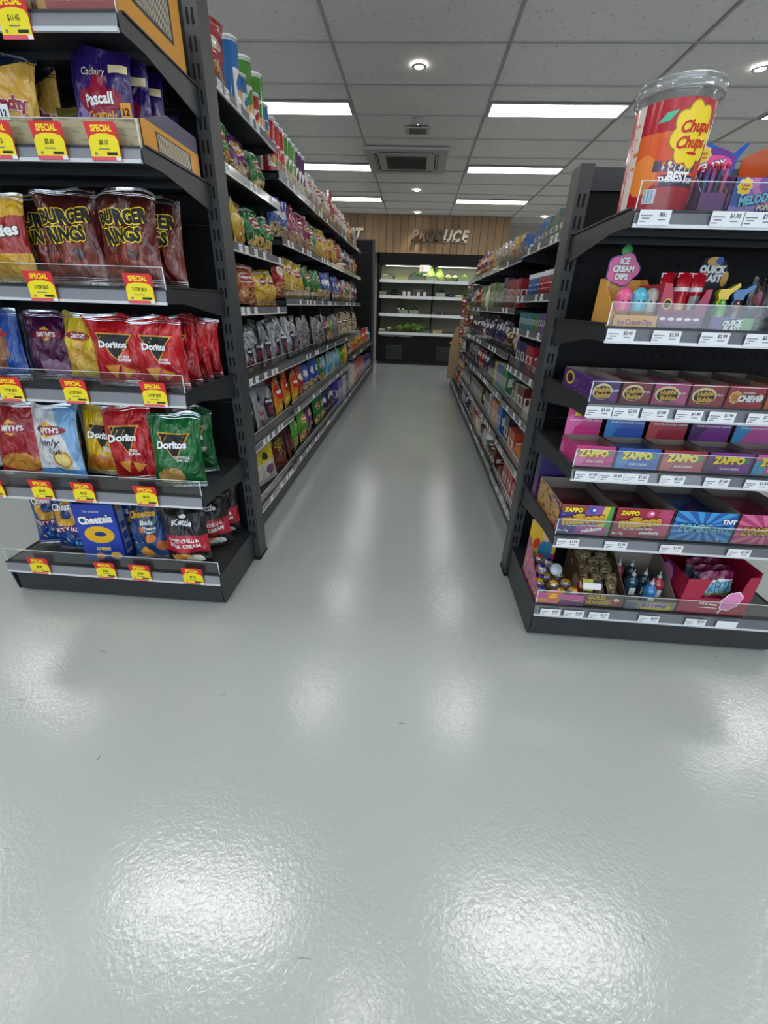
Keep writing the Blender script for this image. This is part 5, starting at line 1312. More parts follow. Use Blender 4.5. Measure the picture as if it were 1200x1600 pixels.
# dipper bottles carton
MC_BD = printed('grey_yellow_card', '#8a8a70', [('c', .62, .3, .3, .5, '#d8c43a', .3), ('r', 0, 0, .25, .8, '#6a6a78')], .5, .15, 0)
e, fp = tray('bottle_sweets_carton', .850, 1.035, 1.335, 1.56, Z0, .040, .14, MC_BD, M_CARDIN, 'grey and yellow carton holding small blue and red sweet bottles', ymid=.75)
f = fr((0, -.1128, 0)); a = M(); a.text('BIG DIPPER', f, .015, .022, .015, I_PUR, .05, 0, .001, outline=M_WINK, ow=.05, sx=.85); a.build('front_print', e)
def bottle(x, y, c_, label, z=Z0 + .003):
    e = empty('sweet_bottle', (x, y, z)); tag(e, label, 'sweet bottle', 'little bottles in the grey carton')
    cm = mat('bot_' + c_, '#' + c_, .12, coat=.8, mottle=60)
    a = M(); a.lathe([(.018, 0), (.021, .004), (.021, .048), (.024, .054), (.024, .066), (.014, .082), (.008, .088)], cm, 18); a.build('bottle_body', e)
    a = M(); a.lathe([(.009, .088), (.009, .096), (.003, .100), (.002, .115)], mat('cap_pale', '#b8c4c8', .3), 12); a.build('cap', e)
    a = M(); a.box(-.010, -.0222, .01, .012, -.0208, .042, M_WHITE); a.build('sticker', e)
bottle(.948, 1.375, '2f7ab8', 'light blue sweet bottle with white sticker standing alone at the front')
bottle(.905, 1.43, '1c4a5c', 'dark teal sweet bottle behind, left of the front bottle'); bottle(.955, 1.44, '1c3c50', 'dark teal sweet bottle directly behind the front bottle'); bottle(1.000, 1.425, 'b03a4a', 'red sweet bottle to the right of the front bottle'); bottle(.880, 1.50, 'b04a58', 'red sweet bottle at the back left of the grey carton'); bottle(.930, 1.50, '1c3a48', 'dark sweet bottle at the back middle of the grey carton')
# fairy floss carton
MC_FF = mat('crimson_card', '#a8143c', .4, coat=.2)
e = empty('fairy_floss_carton', (1.165, 1.455, Z0)); tag(e, 'big crimson carton with open front showing fairy floss pouches', 'carton')
w, d, h = .122, .12, .190
a = M(); f = fr((0, -d, 0))
a.box(-w, -d, 0, w, -d + .003, .070, MC_FF); a.prism([(-w, .07), (-.055, .07), (-.04, .155), (-w, .150)], lambda x, y, o: (x, -d - o, y), .003, MC_FF); a.prism([(.075, .07), (w, .07), (w, .175), (.085, .170)], lambda x, y, o: (x, -d - o, y), .003, MC_FF)
a.text('soft & sweet', f, -.02, .048, .010, M_WINK, .03, .2, .001, rot=-.1, sx=.9); a.blob(-.02, .030, .04, .0018, f, M_WINK, .001, 8)
a.blob(.055, .065, .032, .045, f, M_WINK, .0012, 30, 7, .07, -.5); a.blob(.055, .065, .029, .041, f, mat('floss_pink', '#e88ac0', .4), .0018, 30, 7, .07, -.5); a.poly([(.022, .008), (.027, .005), (.040, .034), (.035, .037)], f, M_WINK, .0014)
a.build('front_panel', e)
a = M(); a.box(-w, -d + .003, 0, -w + .003, d, .15, MC_FF); a.blob(0, .1, .05, .05, lambda x, y, o: (-w - o, -x * .9, y), I_PUR, .001, 20); a.blob(0, .1, .042, .042, lambda x, y, o: (-w - o, -x * .9, y), mat('floss_pink', '#e88ac0'), .002, 20); a.build('side_panel', e)
a = M(); a.box(w - .003, -d + .003, 0, w, d, h, MC_FF); a.build('side_panel', e)
a = M(); a.box(-w, d - .003, 0, w, d, h + .02, MC_FF); a.build('back_panel', e)
B_FF = printed('floss_pouch_film', '#b83a78', [('r', 0, .62, 1, 1, '#7a1a48'), ('r', .08, .42, .92, .80, '#d8dce4'), ('r', .0, .36, 1, .42, '#8aa03a')], .22, .5, .5)
T = [dict(s='FAIRY', x=0, y=.098, h=.018, m=I_LBL, bold=.05, outline=I_NAVY, ow=.05, off=.002, sx=.85), dict(s='FLOSS', x=0, y=.074, h=.018, m=I_LBL, bold=.05, outline=I_NAVY, ow=.05, off=.002, sx=.85)]
fm = bag(.072, .15, .022, B_FF, 90, 10, 12, .05, T).mesh('floss_pouch')
for i, (x, y, rz) in enumerate(((1.148, 1.375, .0), (1.222, 1.385, .1), (1.150, 1.42, .05), (1.225, 1.425, -.05), (1.15, 1.47, .1), (1.222, 1.475, 0))):
    o = link('floss_pouch', fm, None, (x, y, Z0 + .005), (-.12, .04 * (-1) ** i, rz)); tag(o, 'pink fairy floss pouch in the crimson carton, ' + ('front left', 'front right', 'second row left', 'second row right', 'back row left', 'back row right')[i], 'sweet pouch', 'pouches in the crimson carton')
# ================================================================== AISLE STOCK
def amat(name, base, dark, logo=None, pic=None, band=None, rough=.27):
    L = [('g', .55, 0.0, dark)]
    if pic: L += [('c', .5, .2, .44, .18, pic, 2.2), ('w', 8, .34, dark, .06, .03, .94, .42), ('n', 9, .6, '#e0c88a', .1, .05, .9, .36)]
    if band: L += [('r', 0, .36, 1, .5, band)]
    if logo: L += [('e', .5, .66, .32, .12, '#e8dcc8'), ('e', .5, .66, .29, .10, logo), ('r', .3, .64, .7, .68, '#f2efe6')]
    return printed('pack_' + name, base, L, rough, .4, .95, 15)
PK = {
 'green': (amat('green', '#1d7a30', '#12501f', '#a81c28', '#c8a050'), 'green crisp packet'),
 'lime': (amat('lime', '#4f9f2a', '#2c6e1c', '#d87a28', '#c98a50'), 'bright green packet'),
 'purple': (amat('purple', '#6a1a70', '#42104a', '#d89a28', '#b8926a'), 'purple packet'),
 'magenta': (amat('magenta', '#8c1c50', '#5c1236', '#a81c28', '#c89a6a'), 'magenta crisp packet'),
 'yellow': (amat('yellow', '#d8b51e', '#b8902a', '#a81c28', '#c99a3c'), 'yellow crisp packet'),
 'gold': (amat('gold', '#c99a22', '#a87428', None, '#b8782c', '#b03022'), 'golden yellow packet'),
 'orange': (amat('orange', '#b85a24', '#8a3a1c', '#a81c28', '#c88a4a'), 'orange brown packet'),
 'red': (amat('red', '#b01822', '#7c1018', '#e8dcc8', '#b8783a'), 'red packet'),
 'blue': (amat('blue', '#2450a8', '#183878', '#d8d8e0', '#b8a070'), 'blue packet'),
 'sky': (amat('sky', '#4a9ac8', '#2a70a0', '#e8e4d8', '#d8c070'), 'light blue packet'),
 'white': (amat('white', '#c8c4c0', '#a8a098', '#b03a3a', '#b08a6a'), 'pale packet'),
 'tan': (amat('tan', '#a8957c', '#8c7860', '#5c4030', '#d0c0a0'), 'tan packet'),
 'brown': (amat('brown', '#4a2a1e', '#34180f', '#d8b83a', '#7a4426'), 'dark brown packet'),
 'navy': (amat('navy', '#1c2048', '#12142c', '#c8c8d8', '#6a3a6a'), 'navy packet'),
 'wyo': (printed('pack_wyo', '#cfcac0', [('t', [(-.1, .42), (1.1, .52), (1.1, .82), (-.1, .70)], '#d8c81c'), ('t', [(-.1, .72), (1.1, .84), (1.1, 1.1), (-.1, 1.1)], '#d85a22'), ('e', .6, .62, .10, .08, '#2a2420'), ('c', .7, .3, .12, .1, '#7a4a6a', .8)], .35, .3, .6), 'white and orange packet'),
 'silver': (printed('pack_silver', '#8e949c', [('r', .22, .12, .8, .62, '#23252e'), ('c', .5, .3, .2, .14, '#8a3a4a', 1.0), ('r', .3, .5, .7, .56, '#c8ccd4')], .16, .7, .8, 14, .25), 'silver grey packet'),
 'clearpink': (printed('pack_clearpink', '#a8a8ac', [('w', 6, .4, '#9a4a5a', .15, .05, .85, .6), ('w', 8, .25, '#e0b8b8', .15, .05, .85, .5), ('r', .25, .62, .75, .9, '#2c2c34')], .14, .7, .7, 14, .15), 'clear pink sweets packet'),
 'nuts': (printed('pack_nuts', '#8a8a90', [('w', 7, .42, '#5c1f1c', .08, .08, .92, .72), ('w', 9, .25, '#c8a890', .05, .03, .95, .3)], .14, .7, .7, 14, .15), 'clear nut packet'),
 'fire': (printed('pack_fire', '#d8701c', [('g', .5, 0, '#d8b42a'), ('c', .5, .65, .4, .22, '#c02a1c', 1.0), ('r', .2, .6, .8, .68, '#f0ece0'), ('c', .5, .2, .35, .12, '#e0c040', .9)], .25, .5, .7), 'yellow red snack packet'),
 'burger': (B_BURG, 'brown ring snack packet'),
 'tealw': (printed('pack_tealw', '#7ab0c8', [('t', [(.4, -.1), (1.1, -.1), (1.1, 1.1), (.7, 1.1)], '#b8c86a'), ('e', .4, .35, .25, .18, '#2a78b8')], .35, .3, .4), 'pale blue green pack'),
}
BM = {}
def bagmesh(key, w, h, d, var, near):
    k = (key, round(w, 2), round(h, 2), var, near)
    if k not in BM:
        T = ()
        if near and key in ('green', 'magenta', 'yellow', 'orange', 'lime'): T = [dict(s="SMITH'S", x=0, y=h * .66, h=h * .055, m=M_WINK, bold=.03, off=.002, sx=.8)]
        if near and key == 'burger': T = [dict(s='BURGER', x=0, y=h * .70, h=h * .12, m=M_INK, bold=.055, outline=M_YEL, ow=.05, sx=.74, off=.002), dict(s='RINGS', x=0, y=h * .53, h=h * .12, m=M_INK, bold=.055, outline=M_YEL, ow=.05, sx=.74, off=.002)]
        n = (14, 18) if near else (10, 12)
        BM[k] = bag(w, h, d, PK[key][0], hash((key, var)) % 1000 if False else (len(key) * 37 + ord(key[0]) * 3 + var * 11), n[0], n[1], .09, T, FOIL if key not in ('wyo', 'tealw') else None, crk=2.0).mesh(key + '_packet')
    return BM[k]
CANM = {}
def canmesh(c, h=.225, r_=.036):
    k = (c, h)
    if k not in CANM:
        m = printed('can_' + c, '#' + c, [('r', .30, .12, .70, .60, '#e8e4dc'), ('c', .5, .36, .15, .2, '#' + c, .6), ('c', .5, .25, .14, .08, '#d0a050', .8), ('r', 0, .0, 1, .03, '#c8ccd0'), ('r', 0, .95, 1, 1, '#c8ccd0')], .25, .5, 0)
        a = M(); a.lathe([(r_, 0), (r_, .004), (r_, h - .006)], m, 20); a.lathe([(r_ + .0015, h - .007), (r_ + .0015, h), (r_ - .002, h + .002), (.001, h + .0015)], mat('white_lid', '#dfe2e4', .4), 20, caps=False)
        CANM[k] = a.mesh('snack_can')
    return CANM[k]
def simple(kind, c, w, h, d):
    k = (kind, c, w, h, d)
    if k in CANM: return CANM[k]
    a = M()
    lab_ = printed('lab_' + kind + c, '#' + c, [('r', .1, .35, .9, .65, '#d8d4cc'), ('c', .5, .5, .22, .13, '#' + c, .8), ('n', 9, .62, '#b8a890', 0, 0, 1, .35)], .35, .35, 0)
    if kind == 'box': a.box(-w / 2, -d / 2, 0, w / 2, d / 2, h, lab_)
    elif kind == 'book':
        a.box(-w / 2, -d / 2, 0, w / 2, d / 2, h, lab_, t=mat('page_white', '#c8c4b8', .7)); 
    elif kind == 'jar':
        a.lathe([(w * .40, 0), (w * .46, .005), (w * .46, h * .72), (w * .40, h * .78)], lab_, 16, caps=True)
        a.lathe([(w * .49, h * .78), (w * .5, h * .8), (w * .5, h * .96), (w * .47, h), (.001, h)], mat('white_lid', '#dfe2e4', .4), 16, caps=False)
    elif kind == 'bottle':
        a.lathe([(w * .42, 0), (w * .46, .006), (w * .46, h * .55), (w * .30, h * .72), (w * .16, h * .8), (w * .16, h * .97), (.001, h)], lab_, 14, caps=False)
    elif kind == 'crate':
        t = .003; mm = lab_
        a.box(-w / 2, -d / 2, 0, w / 2, d / 2, t, mm); a.box(-w / 2, -d / 2, t, w / 2, -d / 2 + t, h * .6, mm); a.box(-w / 2, d / 2 - t, t, w / 2, d / 2, h, mm)
        a.box(-w / 2, -d / 2 + t, t, -w / 2 + t, d / 2 - t, h * .7, mm); a.box(w / 2 - t, -d / 2 + t, t, w / 2, d / 2 - t, h * .7, mm)
        fm_ = mat('fill_' + c, '#' + c, .35, mottle=50, bump=(70, .8))
        n = max(2, int(w / .035))
        for i in range(n): a.box(-w / 2 + .006 + i * (w - .012) / n, -d / 2 + .006, t, -w / 2 + .003 + (i + 1) * (w - .012) / n, d / 2 - .006, h * (.72 + .12 * ((i * 7) % 3)), fm_)
    CANM[k] = a.mesh(kind)
    return CANM[k]
NTH = ['first', 'second', 'third', 'fourth', 'fifth', 'sixth', 'seventh', 'eighth', 'ninth', 'tenth', 'eleventh', 'twelfth', 'thirteenth', 'fourteenth']
R3 = random.Random(21)
def stock(side, b, k, specs, rows=1, start=None, lean=-.10, gap=.004):
    """specs: list of (kind, key, width, height, thickness, count)"""
    s = 1 if side == 'left' else -1
    face, J, Z = (LFACE, LJ, LZ) if s > 0 else (RFACE, RJ, RZ)
    deck = Z[b][k] + SH - .0025
    y = J[b] + (.02 if start is None else start)
    end = J[b + 1] - .012
    sn = 'lowest' if k == len(Z[b]) - 1 else ORD[k]
    i = 0
    for kind, key, w, h, d, n in specs:
        if kind == 'bag' and s > 0: w = round(w * (1.28 if b < 2 else 1.12), 3)
        for _ in range(n):
            if i > 13: return
            if y + w > end + .01:
                if end - y > .6 * w: w = round(end - y, 3)
                else: return
            for r_ in range(rows):
                jz, jy = (R3.uniform(-.2, .2), R3.uniform(-.05, .05)) if kind == 'bag' else (0, 0)
                dep = .012 + d * (.75 if kind == 'bag' else .52) + w / 2 * abs(math.sin(jz)) + r_ * (d * 1.15 + .03)
                x = face - s * dep
                yy = y + w / 2
                rz = (PI / 2 if s > 0 else -PI / 2)
                if kind == 'bag':
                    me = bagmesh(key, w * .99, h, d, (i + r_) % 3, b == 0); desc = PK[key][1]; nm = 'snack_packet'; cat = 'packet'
                    ln = lean * R3.uniform(.5, 1.4); rot = (ln, jy, rz + jz); zz = deck + .002 + w / 2 * abs(math.sin(jy)) + d * .45 * abs(math.sin(ln))
                elif kind == 'can':
                    me = canmesh(key, h, w / 2 - .002); desc = key_desc[key] + ' snack can'; nm = 'snack_can'; cat = 'snack can'; rot = (0, 0, rz + R3.uniform(-.5, .5)); zz = deck
                else:
                    me = simple(kind, key, round(w - .003, 4), h, d); nm, cat = {'box': ('carton', 'box'), 'book': ('book_shaped_pack', 'box'), 'jar': ('lidded_jar', 'jar'), 'bottle': ('bottle', 'bottle'), 'crate': ('display_tray', 'tray')}[kind]
                    desc = key_desc.get(key, 'coloured') + ' ' + {'box': 'box', 'book': 'upright pack', 'jar': 'lidded jar', 'bottle': 'small bottle', 'crate': 'filled tray'}[kind]
                    rot = (0, 0, rz + R3.uniform(-.03, .03)); zz = deck
                o = link(nm, me, None, (x, yy, zz), rot)
                if kind == 'bag': o.scale = (R3.uniform(.96, 1.0), 1, R3.uniform(.95, 1.03))
                row = '' if r_ == 0 else 'back-row '
                tag(o, f'{row}{desc}, {NTH[i]} from near end, {sn} shelf down, {BAYN[b]} bay, {side} aisle'.replace('lowest shelf down', 'lowest shelf'), cat, f'{desc}s on the {sn} shelf, {BAYN[b]} {side} bay')
            y += w + gap; i += 1
key_desc = {'2a6fb4': 'blue', '4f8a34': 'green', 'b8242c': 'red', '4a2a54': 'dark purple', '3a8a3a': 'green'}
B = lambda key, w, h, n, d=.055: ('bag', key, w, h, d, n)
# -- left, nearest bay
stock('left', 0, 0, [B('red', .20, .25, 1), ('can', '2a6fb4', .078, .235, .076, 1), ('can', '2a6fb4', .070, .15, .07, 1), ('can', '4f8a34', .080, .235, .078, 1), ('can', 'b8242c', .066, .14, .064, 1), ('can', '4f8a34', .078, .235, .076, 1), ('can', '2a6fb4', .070, .15, .07, 1)], start=.20, lean=-.05)
stock('left', 0, 1, [B('lime', .17, .175, 1), B('purple', .19, .175, 1), B('green', .16, .17, 1), B('green', .16, .175, 1)], start=.17)
stock('left', 0, 2, [B('magenta', .15, .195, 1), B('yellow', .18, .20, 1), B('green', .15, .19, 1), B('green', .15, .19, 1), B('blue', .12, .19, 1)], start=.15)
stock('left', 0, 3, [B('orange', .17, .185, 1), B('orange', .17, .185, 1), B('yellow', .15, .18, 1), B('yellow', .16, .185, 1)], start=.13)
stock('left', 0, 4, [B('brown', .09, .20, 1), B('silver', .12, .20, 2), B('silver', .12, .23, 2), B('silver', .12, .23, 1)], 2, start=.16, lean=-.14)
stock('left', 0, 5, [B('brown', .07, .22, 1), B('silver', .14, .24, 1), B('clearpink', .13, .25, 1), B('silver', .13, .24, 1), B('fire', .14, .24, 1), B('fire', .13, .24, 1)], 1, start=.12, lean=-.12)
stock('left', 0, 6, [B('white', .11, .20, 1), B('wyo', .29, .28, 1), B('burger', .20, .26, 1)], 1, start=.15, lean=-.16)
# -- left, second bay
stock('left', 1, 0, [('can', 'b8242c', .078, .235, .076, 3), ('can', '4f8a34', .078, .235, .076, 3), ('can', '4a2a54', .078, .235, .076, 3), B('tan', .14, .21, 1)])
stock('left', 1, 1, [B('blue', .13, .22, 2), B('magenta', .15, .23, 2), B('magenta', .16, .22, 1), B('magenta', .14, .23, 1)])
stock('left', 1, 2, [B('red', .17, .23, 1), B('yellow', .17, .24, 1), B('yellow', .17, .235, 1), B('green', .16, .23, 1), B('green', .15, .23, 1)])
stock('left', 1, 3, [B('silver', .13, .25, 2), B('nuts', .13, .25, 5)], 2, lean=-.15)
stock('left', 1, 4, [B('fire', .14, .23, 2), B('red', .13, .22, 1), B('blue', .14, .23, 3)], 2, lean=-.12)
stock('left', 1, 5, [B('burger', .10, .25, 1), B('lime', .17, .27, 2), B('purple', .18, .28, 1), B('sky', .12, .24, 1)], 1)
# -- left, third bay
stock('left', 2, 0, [B('white', .13, .22, 3), B('tan', .13, .22, 1), B('white', .13, .23, 2)])
stock('left', 2, 1, [B('green', .15, .22, 2), B('yellow', .15, .23, 2), B('gold', .15, .2, 1), B('green', .14, .2, 1)])
stock('left', 2, 2, [B('green', .14, .23, 2), B('blue', .14, .23, 3), B('blue', .14, .22, 1)])
stock('left', 2, 3, [B('nuts', .13, .24, 3), B('silver', .13, .25, 1), B('magenta', .13, .24, 1), B('lime', .13, .24, 1)], lean=-.14)
stock('left', 2, 4, [B('blue', .15, .23, 1), B('green', .14, .22, 1), ('bag', 'tealw', .16, .22, .05, 3)])
stock('left', 2, 5, [B('green', .15, .26, 2), B('navy', .14, .24, 1), B('navy', .14, .25, 3)])
# -- left, fourth bay
stock('left', 3, 0, [B('red', .13, .30, 1), B('white', .14, .24, 5)])
stock('left', 3, 1, [B('yellow', .15, .22, 1), B('orange', .15, .24, 2), B('navy', .14, .22, 2)])
stock('left', 3, 2, [B('blue', .14, .22, 2), B('purple', .14, .23, 2), B('white', .14, .22, 2)])
stock('left', 3, 3, [B('nuts', .13, .24, 2), B('tan', .14, .25, 4)])
stock('left', 3, 4, [('bag', 'tealw', .16, .22, .05, 2), B('lime', .15, .22, 2), B('yellow', .16, .23, 1)])
stock('left', 3, 5, [('box', '4a3a9a', .11, .26, .08, 3), ('box', 'b8b8b0', .11, .26, .08, 2), ('box', '3a2a6a', .11, .26, .08, 2)])
# -- left, fifth bay
stock('left', 4, 0, [B('white', .15, .22, 1), B('gold', .15, .22, 1), B('navy', .15, .22, 1), B('white', .15, .22, 1), B('tan', .15, .2, 1)])
stock('left', 4, 1, [B('navy', .15, .22, 1), B('white', .15, .22, 1), B('purple', .15, .22, 1), B('tan', .15, .22, 1), B('gold', .14, .2, 1)])
stock('left', 4, 2, [B('green', .15, .22, 1), B('tan', .15, .22, 1), B('gold', .15, .22, 1), B('navy', .15, .22, 2)])
stock('left', 4, 3, [B('tan', .15, .25, 4), B('white', .15, .24, 1)])
stock('left', 4, 4, [B('purple', .14, .2, 1), B('tan', .14, .2, 1), B('gold', .15, .21, 3)])
stock('left', 4, 5, [('box', 'b8b8b0', .13, .28, .08, 3), ('box', 'b0485a', .13, .28, .08, 3)])
stock('left', 5, 0, [B('gold', .15, .24, 2), B('gold', .15, .24, 2), B('red', .15, .24, 1)])
stock('left', 5, 1, [('box', 'b0485a', .14, .27, .08, 4), ('box', '2a2a7a', .14, .2, .08, 2)])
stock('left', 6, 0, [B('red', .15, .24, 3), B('sky', .15, .22, 2)])
stock('left', 6, 1, [('box', '2a2a7a', .15, .2, .08, 5)])

# -- right run
key_desc.update({'2c6a6a': 'teal', '3a5a48': 'dark green', '7c8088': 'grey', '2a5a9a': 'blue', '9a2a38': 'red', '3a7a4a': 'green', '2a7a84': 'turquoise', '6a4a8c': 'lilac', '1c2a5c': 'navy', 'a83028': 'red', 'b8482c': 'orange red', '7a8a5a': 'olive green', '5a2018': 'maroon',
 'c87a2c': 'orange', '1a1e40': 'midnight blue', 'c8c4ba': 'cream', '8c2a34': 'wine red', '2a2c30': 'black', 'c8a83a': 'mustard', '4a6aa0': 'steel blue', 'a02030': 'bright red', '4a3426': 'brown', '4a3a9a': 'violet', 'b8b8b0': 'light grey', '3a2a6a': 'indigo', 'b0485a': 'rose', '2a2a7a': 'deep blue', '8a5a80': 'mauve', '6a8a4a': 'moss green', 'd8d0b0': 'ivory'})
S = stock
S('right', 0, 0, [('crate', '7c8088', .14, .10, .12, 1), ('crate', '3a5a48', .16, .12, .12, 2), ('crate', '2c6a6a', .14, .11, .12, 1), ('crate', '2a5a9a', .14, .11, .12, 1)], start=.14)
S('right', 0, 1, [('jar', '3a7a4a', .072, .105, .07, 4), ('jar', '9a2a38', .072, .105, .07, 3), ('jar', '2a5a9a', .072, .105, .07, 3)], 2, start=.14)
S('right', 0, 2, [('bottle', '2a5a9a', .05, .10, .05, 2), ('box', '6a4a8c', .06, .085, .05, 4), ('box', '3a7a4a', .055, .08, .05, 2), ('box', '2a7a84', .06, .085, .05, 5)], start=.14)
S('right', 0, 3, [('crate', '7a8a5a', .17, .10, .16, 1), ('crate', '8c2a34', .17, .11, .16, 1), ('box', 'a02030', .17, .14, .10, 1), ('box', '1c2a5c', .12, .15, .09, 2)], start=.14)
S('right', 0, 4, [('crate', '7c8088', .14, .08, .16, 1), ('bottle', 'b8482c', .07, .13, .07, 1), ('crate', 'c8c4ba', .17, .08, .16, 1), ('book', '5a2018', .16, .15, .05, 1), ('box', '6a8a4a', .08, .15, .12, 1), ('box', '2a2c30', .06, .15, .12, 1)], 1, start=.14)
S('right', 0, 5, [('crate', 'd8d0b0', .15, .09, .18, 1), ('crate', '8a5a80', .14, .10, .18, 1), ('crate', 'c87a2c', .16, .12, .18, 1), ('box', 'b8482c', .18, .15, .14, 1), ('box', '1a1e40', .14, .2, .12, 1)], start=.12)
S('right', 0, 6, [('box', 'd8d0b0', .11, .13, .14, 1), ('box', 'a02030', .12, .17, .14, 1), ('box', 'b0485a', .10, .15, .14, 1), ('box', 'a02030', .14, .18, .14, 2), ('crate', '5a2018', .17, .12, .16, 1)], start=.12)
S('right', 1, 0, [('crate', '2a5a9a', .20, .12, .12, 1), ('crate', 'c8a83a', .10, .15, .12, 1), B('gold', .10, .15, 2, .04), B('tan', .12, .16, 3, .04), B('navy', .10, .15, 1, .04)])
S('right', 1, 1, [('box', 'a02030', .07, .16, .05, 3), ('box', '9a2a38', .06, .17, .05, 3), ('box', '1c2a5c', .07, .19, .05, 2), ('box', '7a8a5a', .05, .16, .05, 5)])
S('right', 1, 2, [B('white', .09, .16, 1, .04), B('brown', .12, .14, 2, .04), B('navy', .12, .19, 4, .04)], 1)
S('right', 1, 3, [('book', '3a7a4a', .04, .17, .14, 4), ('book', '4a6aa0', .05, .17, .14, 4), ('box', 'c8a83a', .09, .17, .12, 1), ('box', '1a1e40', .09, .16, .12, 3)])
S('right', 1, 4, [('box', '2a5a9a', .13, .19, .12, 1), ('box', 'c87a2c', .12, .18, .12, 2), ('box', '2a5a9a', .07, .18, .12, 1), ('box', 'c8c4ba', .05, .20, .12, 1), ('box', '4a3426', .08, .18, .12, 3)])
S('right', 1, 5, [('crate', '5a2018', .14, .14, .16, 1), ('bottle', '4a3426', .10, .15, .09, 2), ('jar', '3a7a4a', .11, .13, .1, 1), ('box', 'c8c4ba', .12, .14, .12, 1), ('box', '4a3426', .10, .12, .12, 2), ('box', 'c8c4ba', .10, .12, .12, 1)])
S('right', 2, 0, [B('tan', .11, .17, 4, .04), B('gold', .10, .16, 1, .04), B('tan', .11, .18, 2, .04), B('purple', .10, .19, 1, .04)])
S('right', 2, 1, [('box', '7a8a5a', .055, .18, .05, 5), ('bottle', 'd8d0b0', .06, .18, .06, 4), ('box', '7a8a5a', .055, .18, .05, 4)])
S('right', 2, 2, [B('navy', .12, .18, 3, .04), B('white', .11, .16, 1, .04), B('navy', .12, .18, 3, .04)])
S('right', 2, 3, [B('navy', .11, .18, 3, .04), B('red', .10, .18, 2, .04), B('navy', .11, .18, 2, .04)])
S('right', 2, 4, [('box', '4a3426', .10, .17, .12, 5), ('box', '2a2c30', .10, .17, .12, 3)])
S('right', 2, 5, [('box', 'd8d0b0', .09, .13, .12, 2), ('box', 'b0485a', .09, .13, .12, 2), B('white', .10, .15, 2, .04), B('tan', .10, .15, 3, .04)])
S('right', 3, 0, [B('red', .10, .20, 3, .04), B('purple', .10, .20, 2, .04), B('magenta', .10, .19, 2, .04)])
S('right', 3, 1, [B('red', .11, .2, 4, .04), B('white', .11, .2, 2, .04)])
S('right', 3, 2, [B('navy', .11, .18, 3, .04), B('brown', .11, .18, 3, .04)])
S('right', 3, 3, [B('silver', .11, .17, 6, .04)])
S('right', 3, 4, [('box', '2a2c30', .11, .15, .12, 6)])
S('right', 3, 5, [B('navy', .10, .18, 2, .04), ('box', '1c2a5c', .09, .18, .1, 4), B('tan', .11, .17, 2, .04)])
S('right', 4, 0, [B('navy', .11, .20, 2, .04), B('brown', .11, .2, 2, .04), B('gold', .11, .2, 2, .04)])
S('right', 5, 0, [B('magenta', .12, .2, 4, .04)])
# hanging packets on clip strips at the far end of the right run
def hang(x, y, z, n, keys, label):
    e = empty('clip_strip', (x, y, z)); tag(e, label + ' of hanging packets past the last full bay', 'clip strip')
    a = M(); a.box(-.012, -.001, -n * .12, .012, .001, 0, mat('clear_strip', '#b8bcc0', .2, coat=.4)); a.build('plastic_strip', e)
    a = M(); a.tube([(0, 0, 0), (.02, 0, .01), (.05, 0, .01)], .002, M_SILVER, 6); a.build('hook', e)
    for i in range(n):
        key = keys[i % len(keys)]; o = link('hanging_packet', bagmesh(key, .09, .11, .03, i % 3, False), None, (x - .02, y - .02, z - .12 * (i + 1)), (.12, 0, -PI / 2 + .8))
        tag(o, f'{PK[key][1]} hanging {NTH[i]} from the top on the {label}'[:110], 'packet', 'packets hanging on the ' + label)
hang(.63, 5.62, 1.46, 5, ['white', 'silver', 'gold', 'red'], 'nearest clip strip')
hang(.62, 6.06, 1.30, 4, ['red', 'magenta', 'tan'], 'middle clip strip')
hang(.70, 6.55, 1.02, 5, ['brown', 'white', 'gold', 'navy'], 'farthest clip strip')
for i, (y, z, ks) in enumerate(((5.75, .98, ('brown', 'red', 'navy')), (6.25, .80, ('white', 'brown', 'gold')), (6.1, .55, ('gold', 'navy', 'tan')))):
    e = empty('peg_rail', (.68, y - .3, z)); tag(e, ('dark peg rail of small packets just past the last full bay', 'peg rail of pale packets beside the tan card display', 'lowest peg rail of packets near the aisle end')[i], 'peg rail')
    a = M(); a.box(0, 0, -.008, .02, .75, .008, M_STEEL); a.build('rail_bar', e)
    a = M(); a.box(-.012, .05, .01, -.009, .65, .045, M_STRIP); a.build('ticket_holder', e)
    for j in range(6):
        key = ks[j % 3]; o = link('hanging_packet', bagmesh(key, .09, .14, .03, j % 3, False), None, (.65, y - .26 + j * .115, z - .15), (.05, 0, -PI / 2 + .3))
        tag(o, f'{PK[key][1]} hanging {NTH[j]} from the near end of the {("upper", "middle", "lowest")[i]} peg rail', 'packet', f'packets on the {("upper", "middle", "lowest")[i]} peg rail')
# card display near the aisle end
e = empty('card_display_stand', (.60, 6.98, .157)); tag(e, 'tan card display stand with curved side near the far end of the right run', 'display stand')
a = M(); poly = [(-.075, 0), (.10, 0), (.10, .76), (.02, .76), (-.03, .66), (-.06, .48)]
a.prism(poly, lambda x, y, o: (x, -o, y), .006, mat('tan_board', '#a8916c', .7)); a.build('curved_side_panel', e)
a = M(); a.box(.094, .0065, 0, .10, .4, .76, M_CARD); a.build('back_board', e)
for z in (.02, .26, .50):
    a = M(); a.box(-.05, .0065, z, .0935, .39, z + .006, M_CARD); a.build('card_shelf', e)
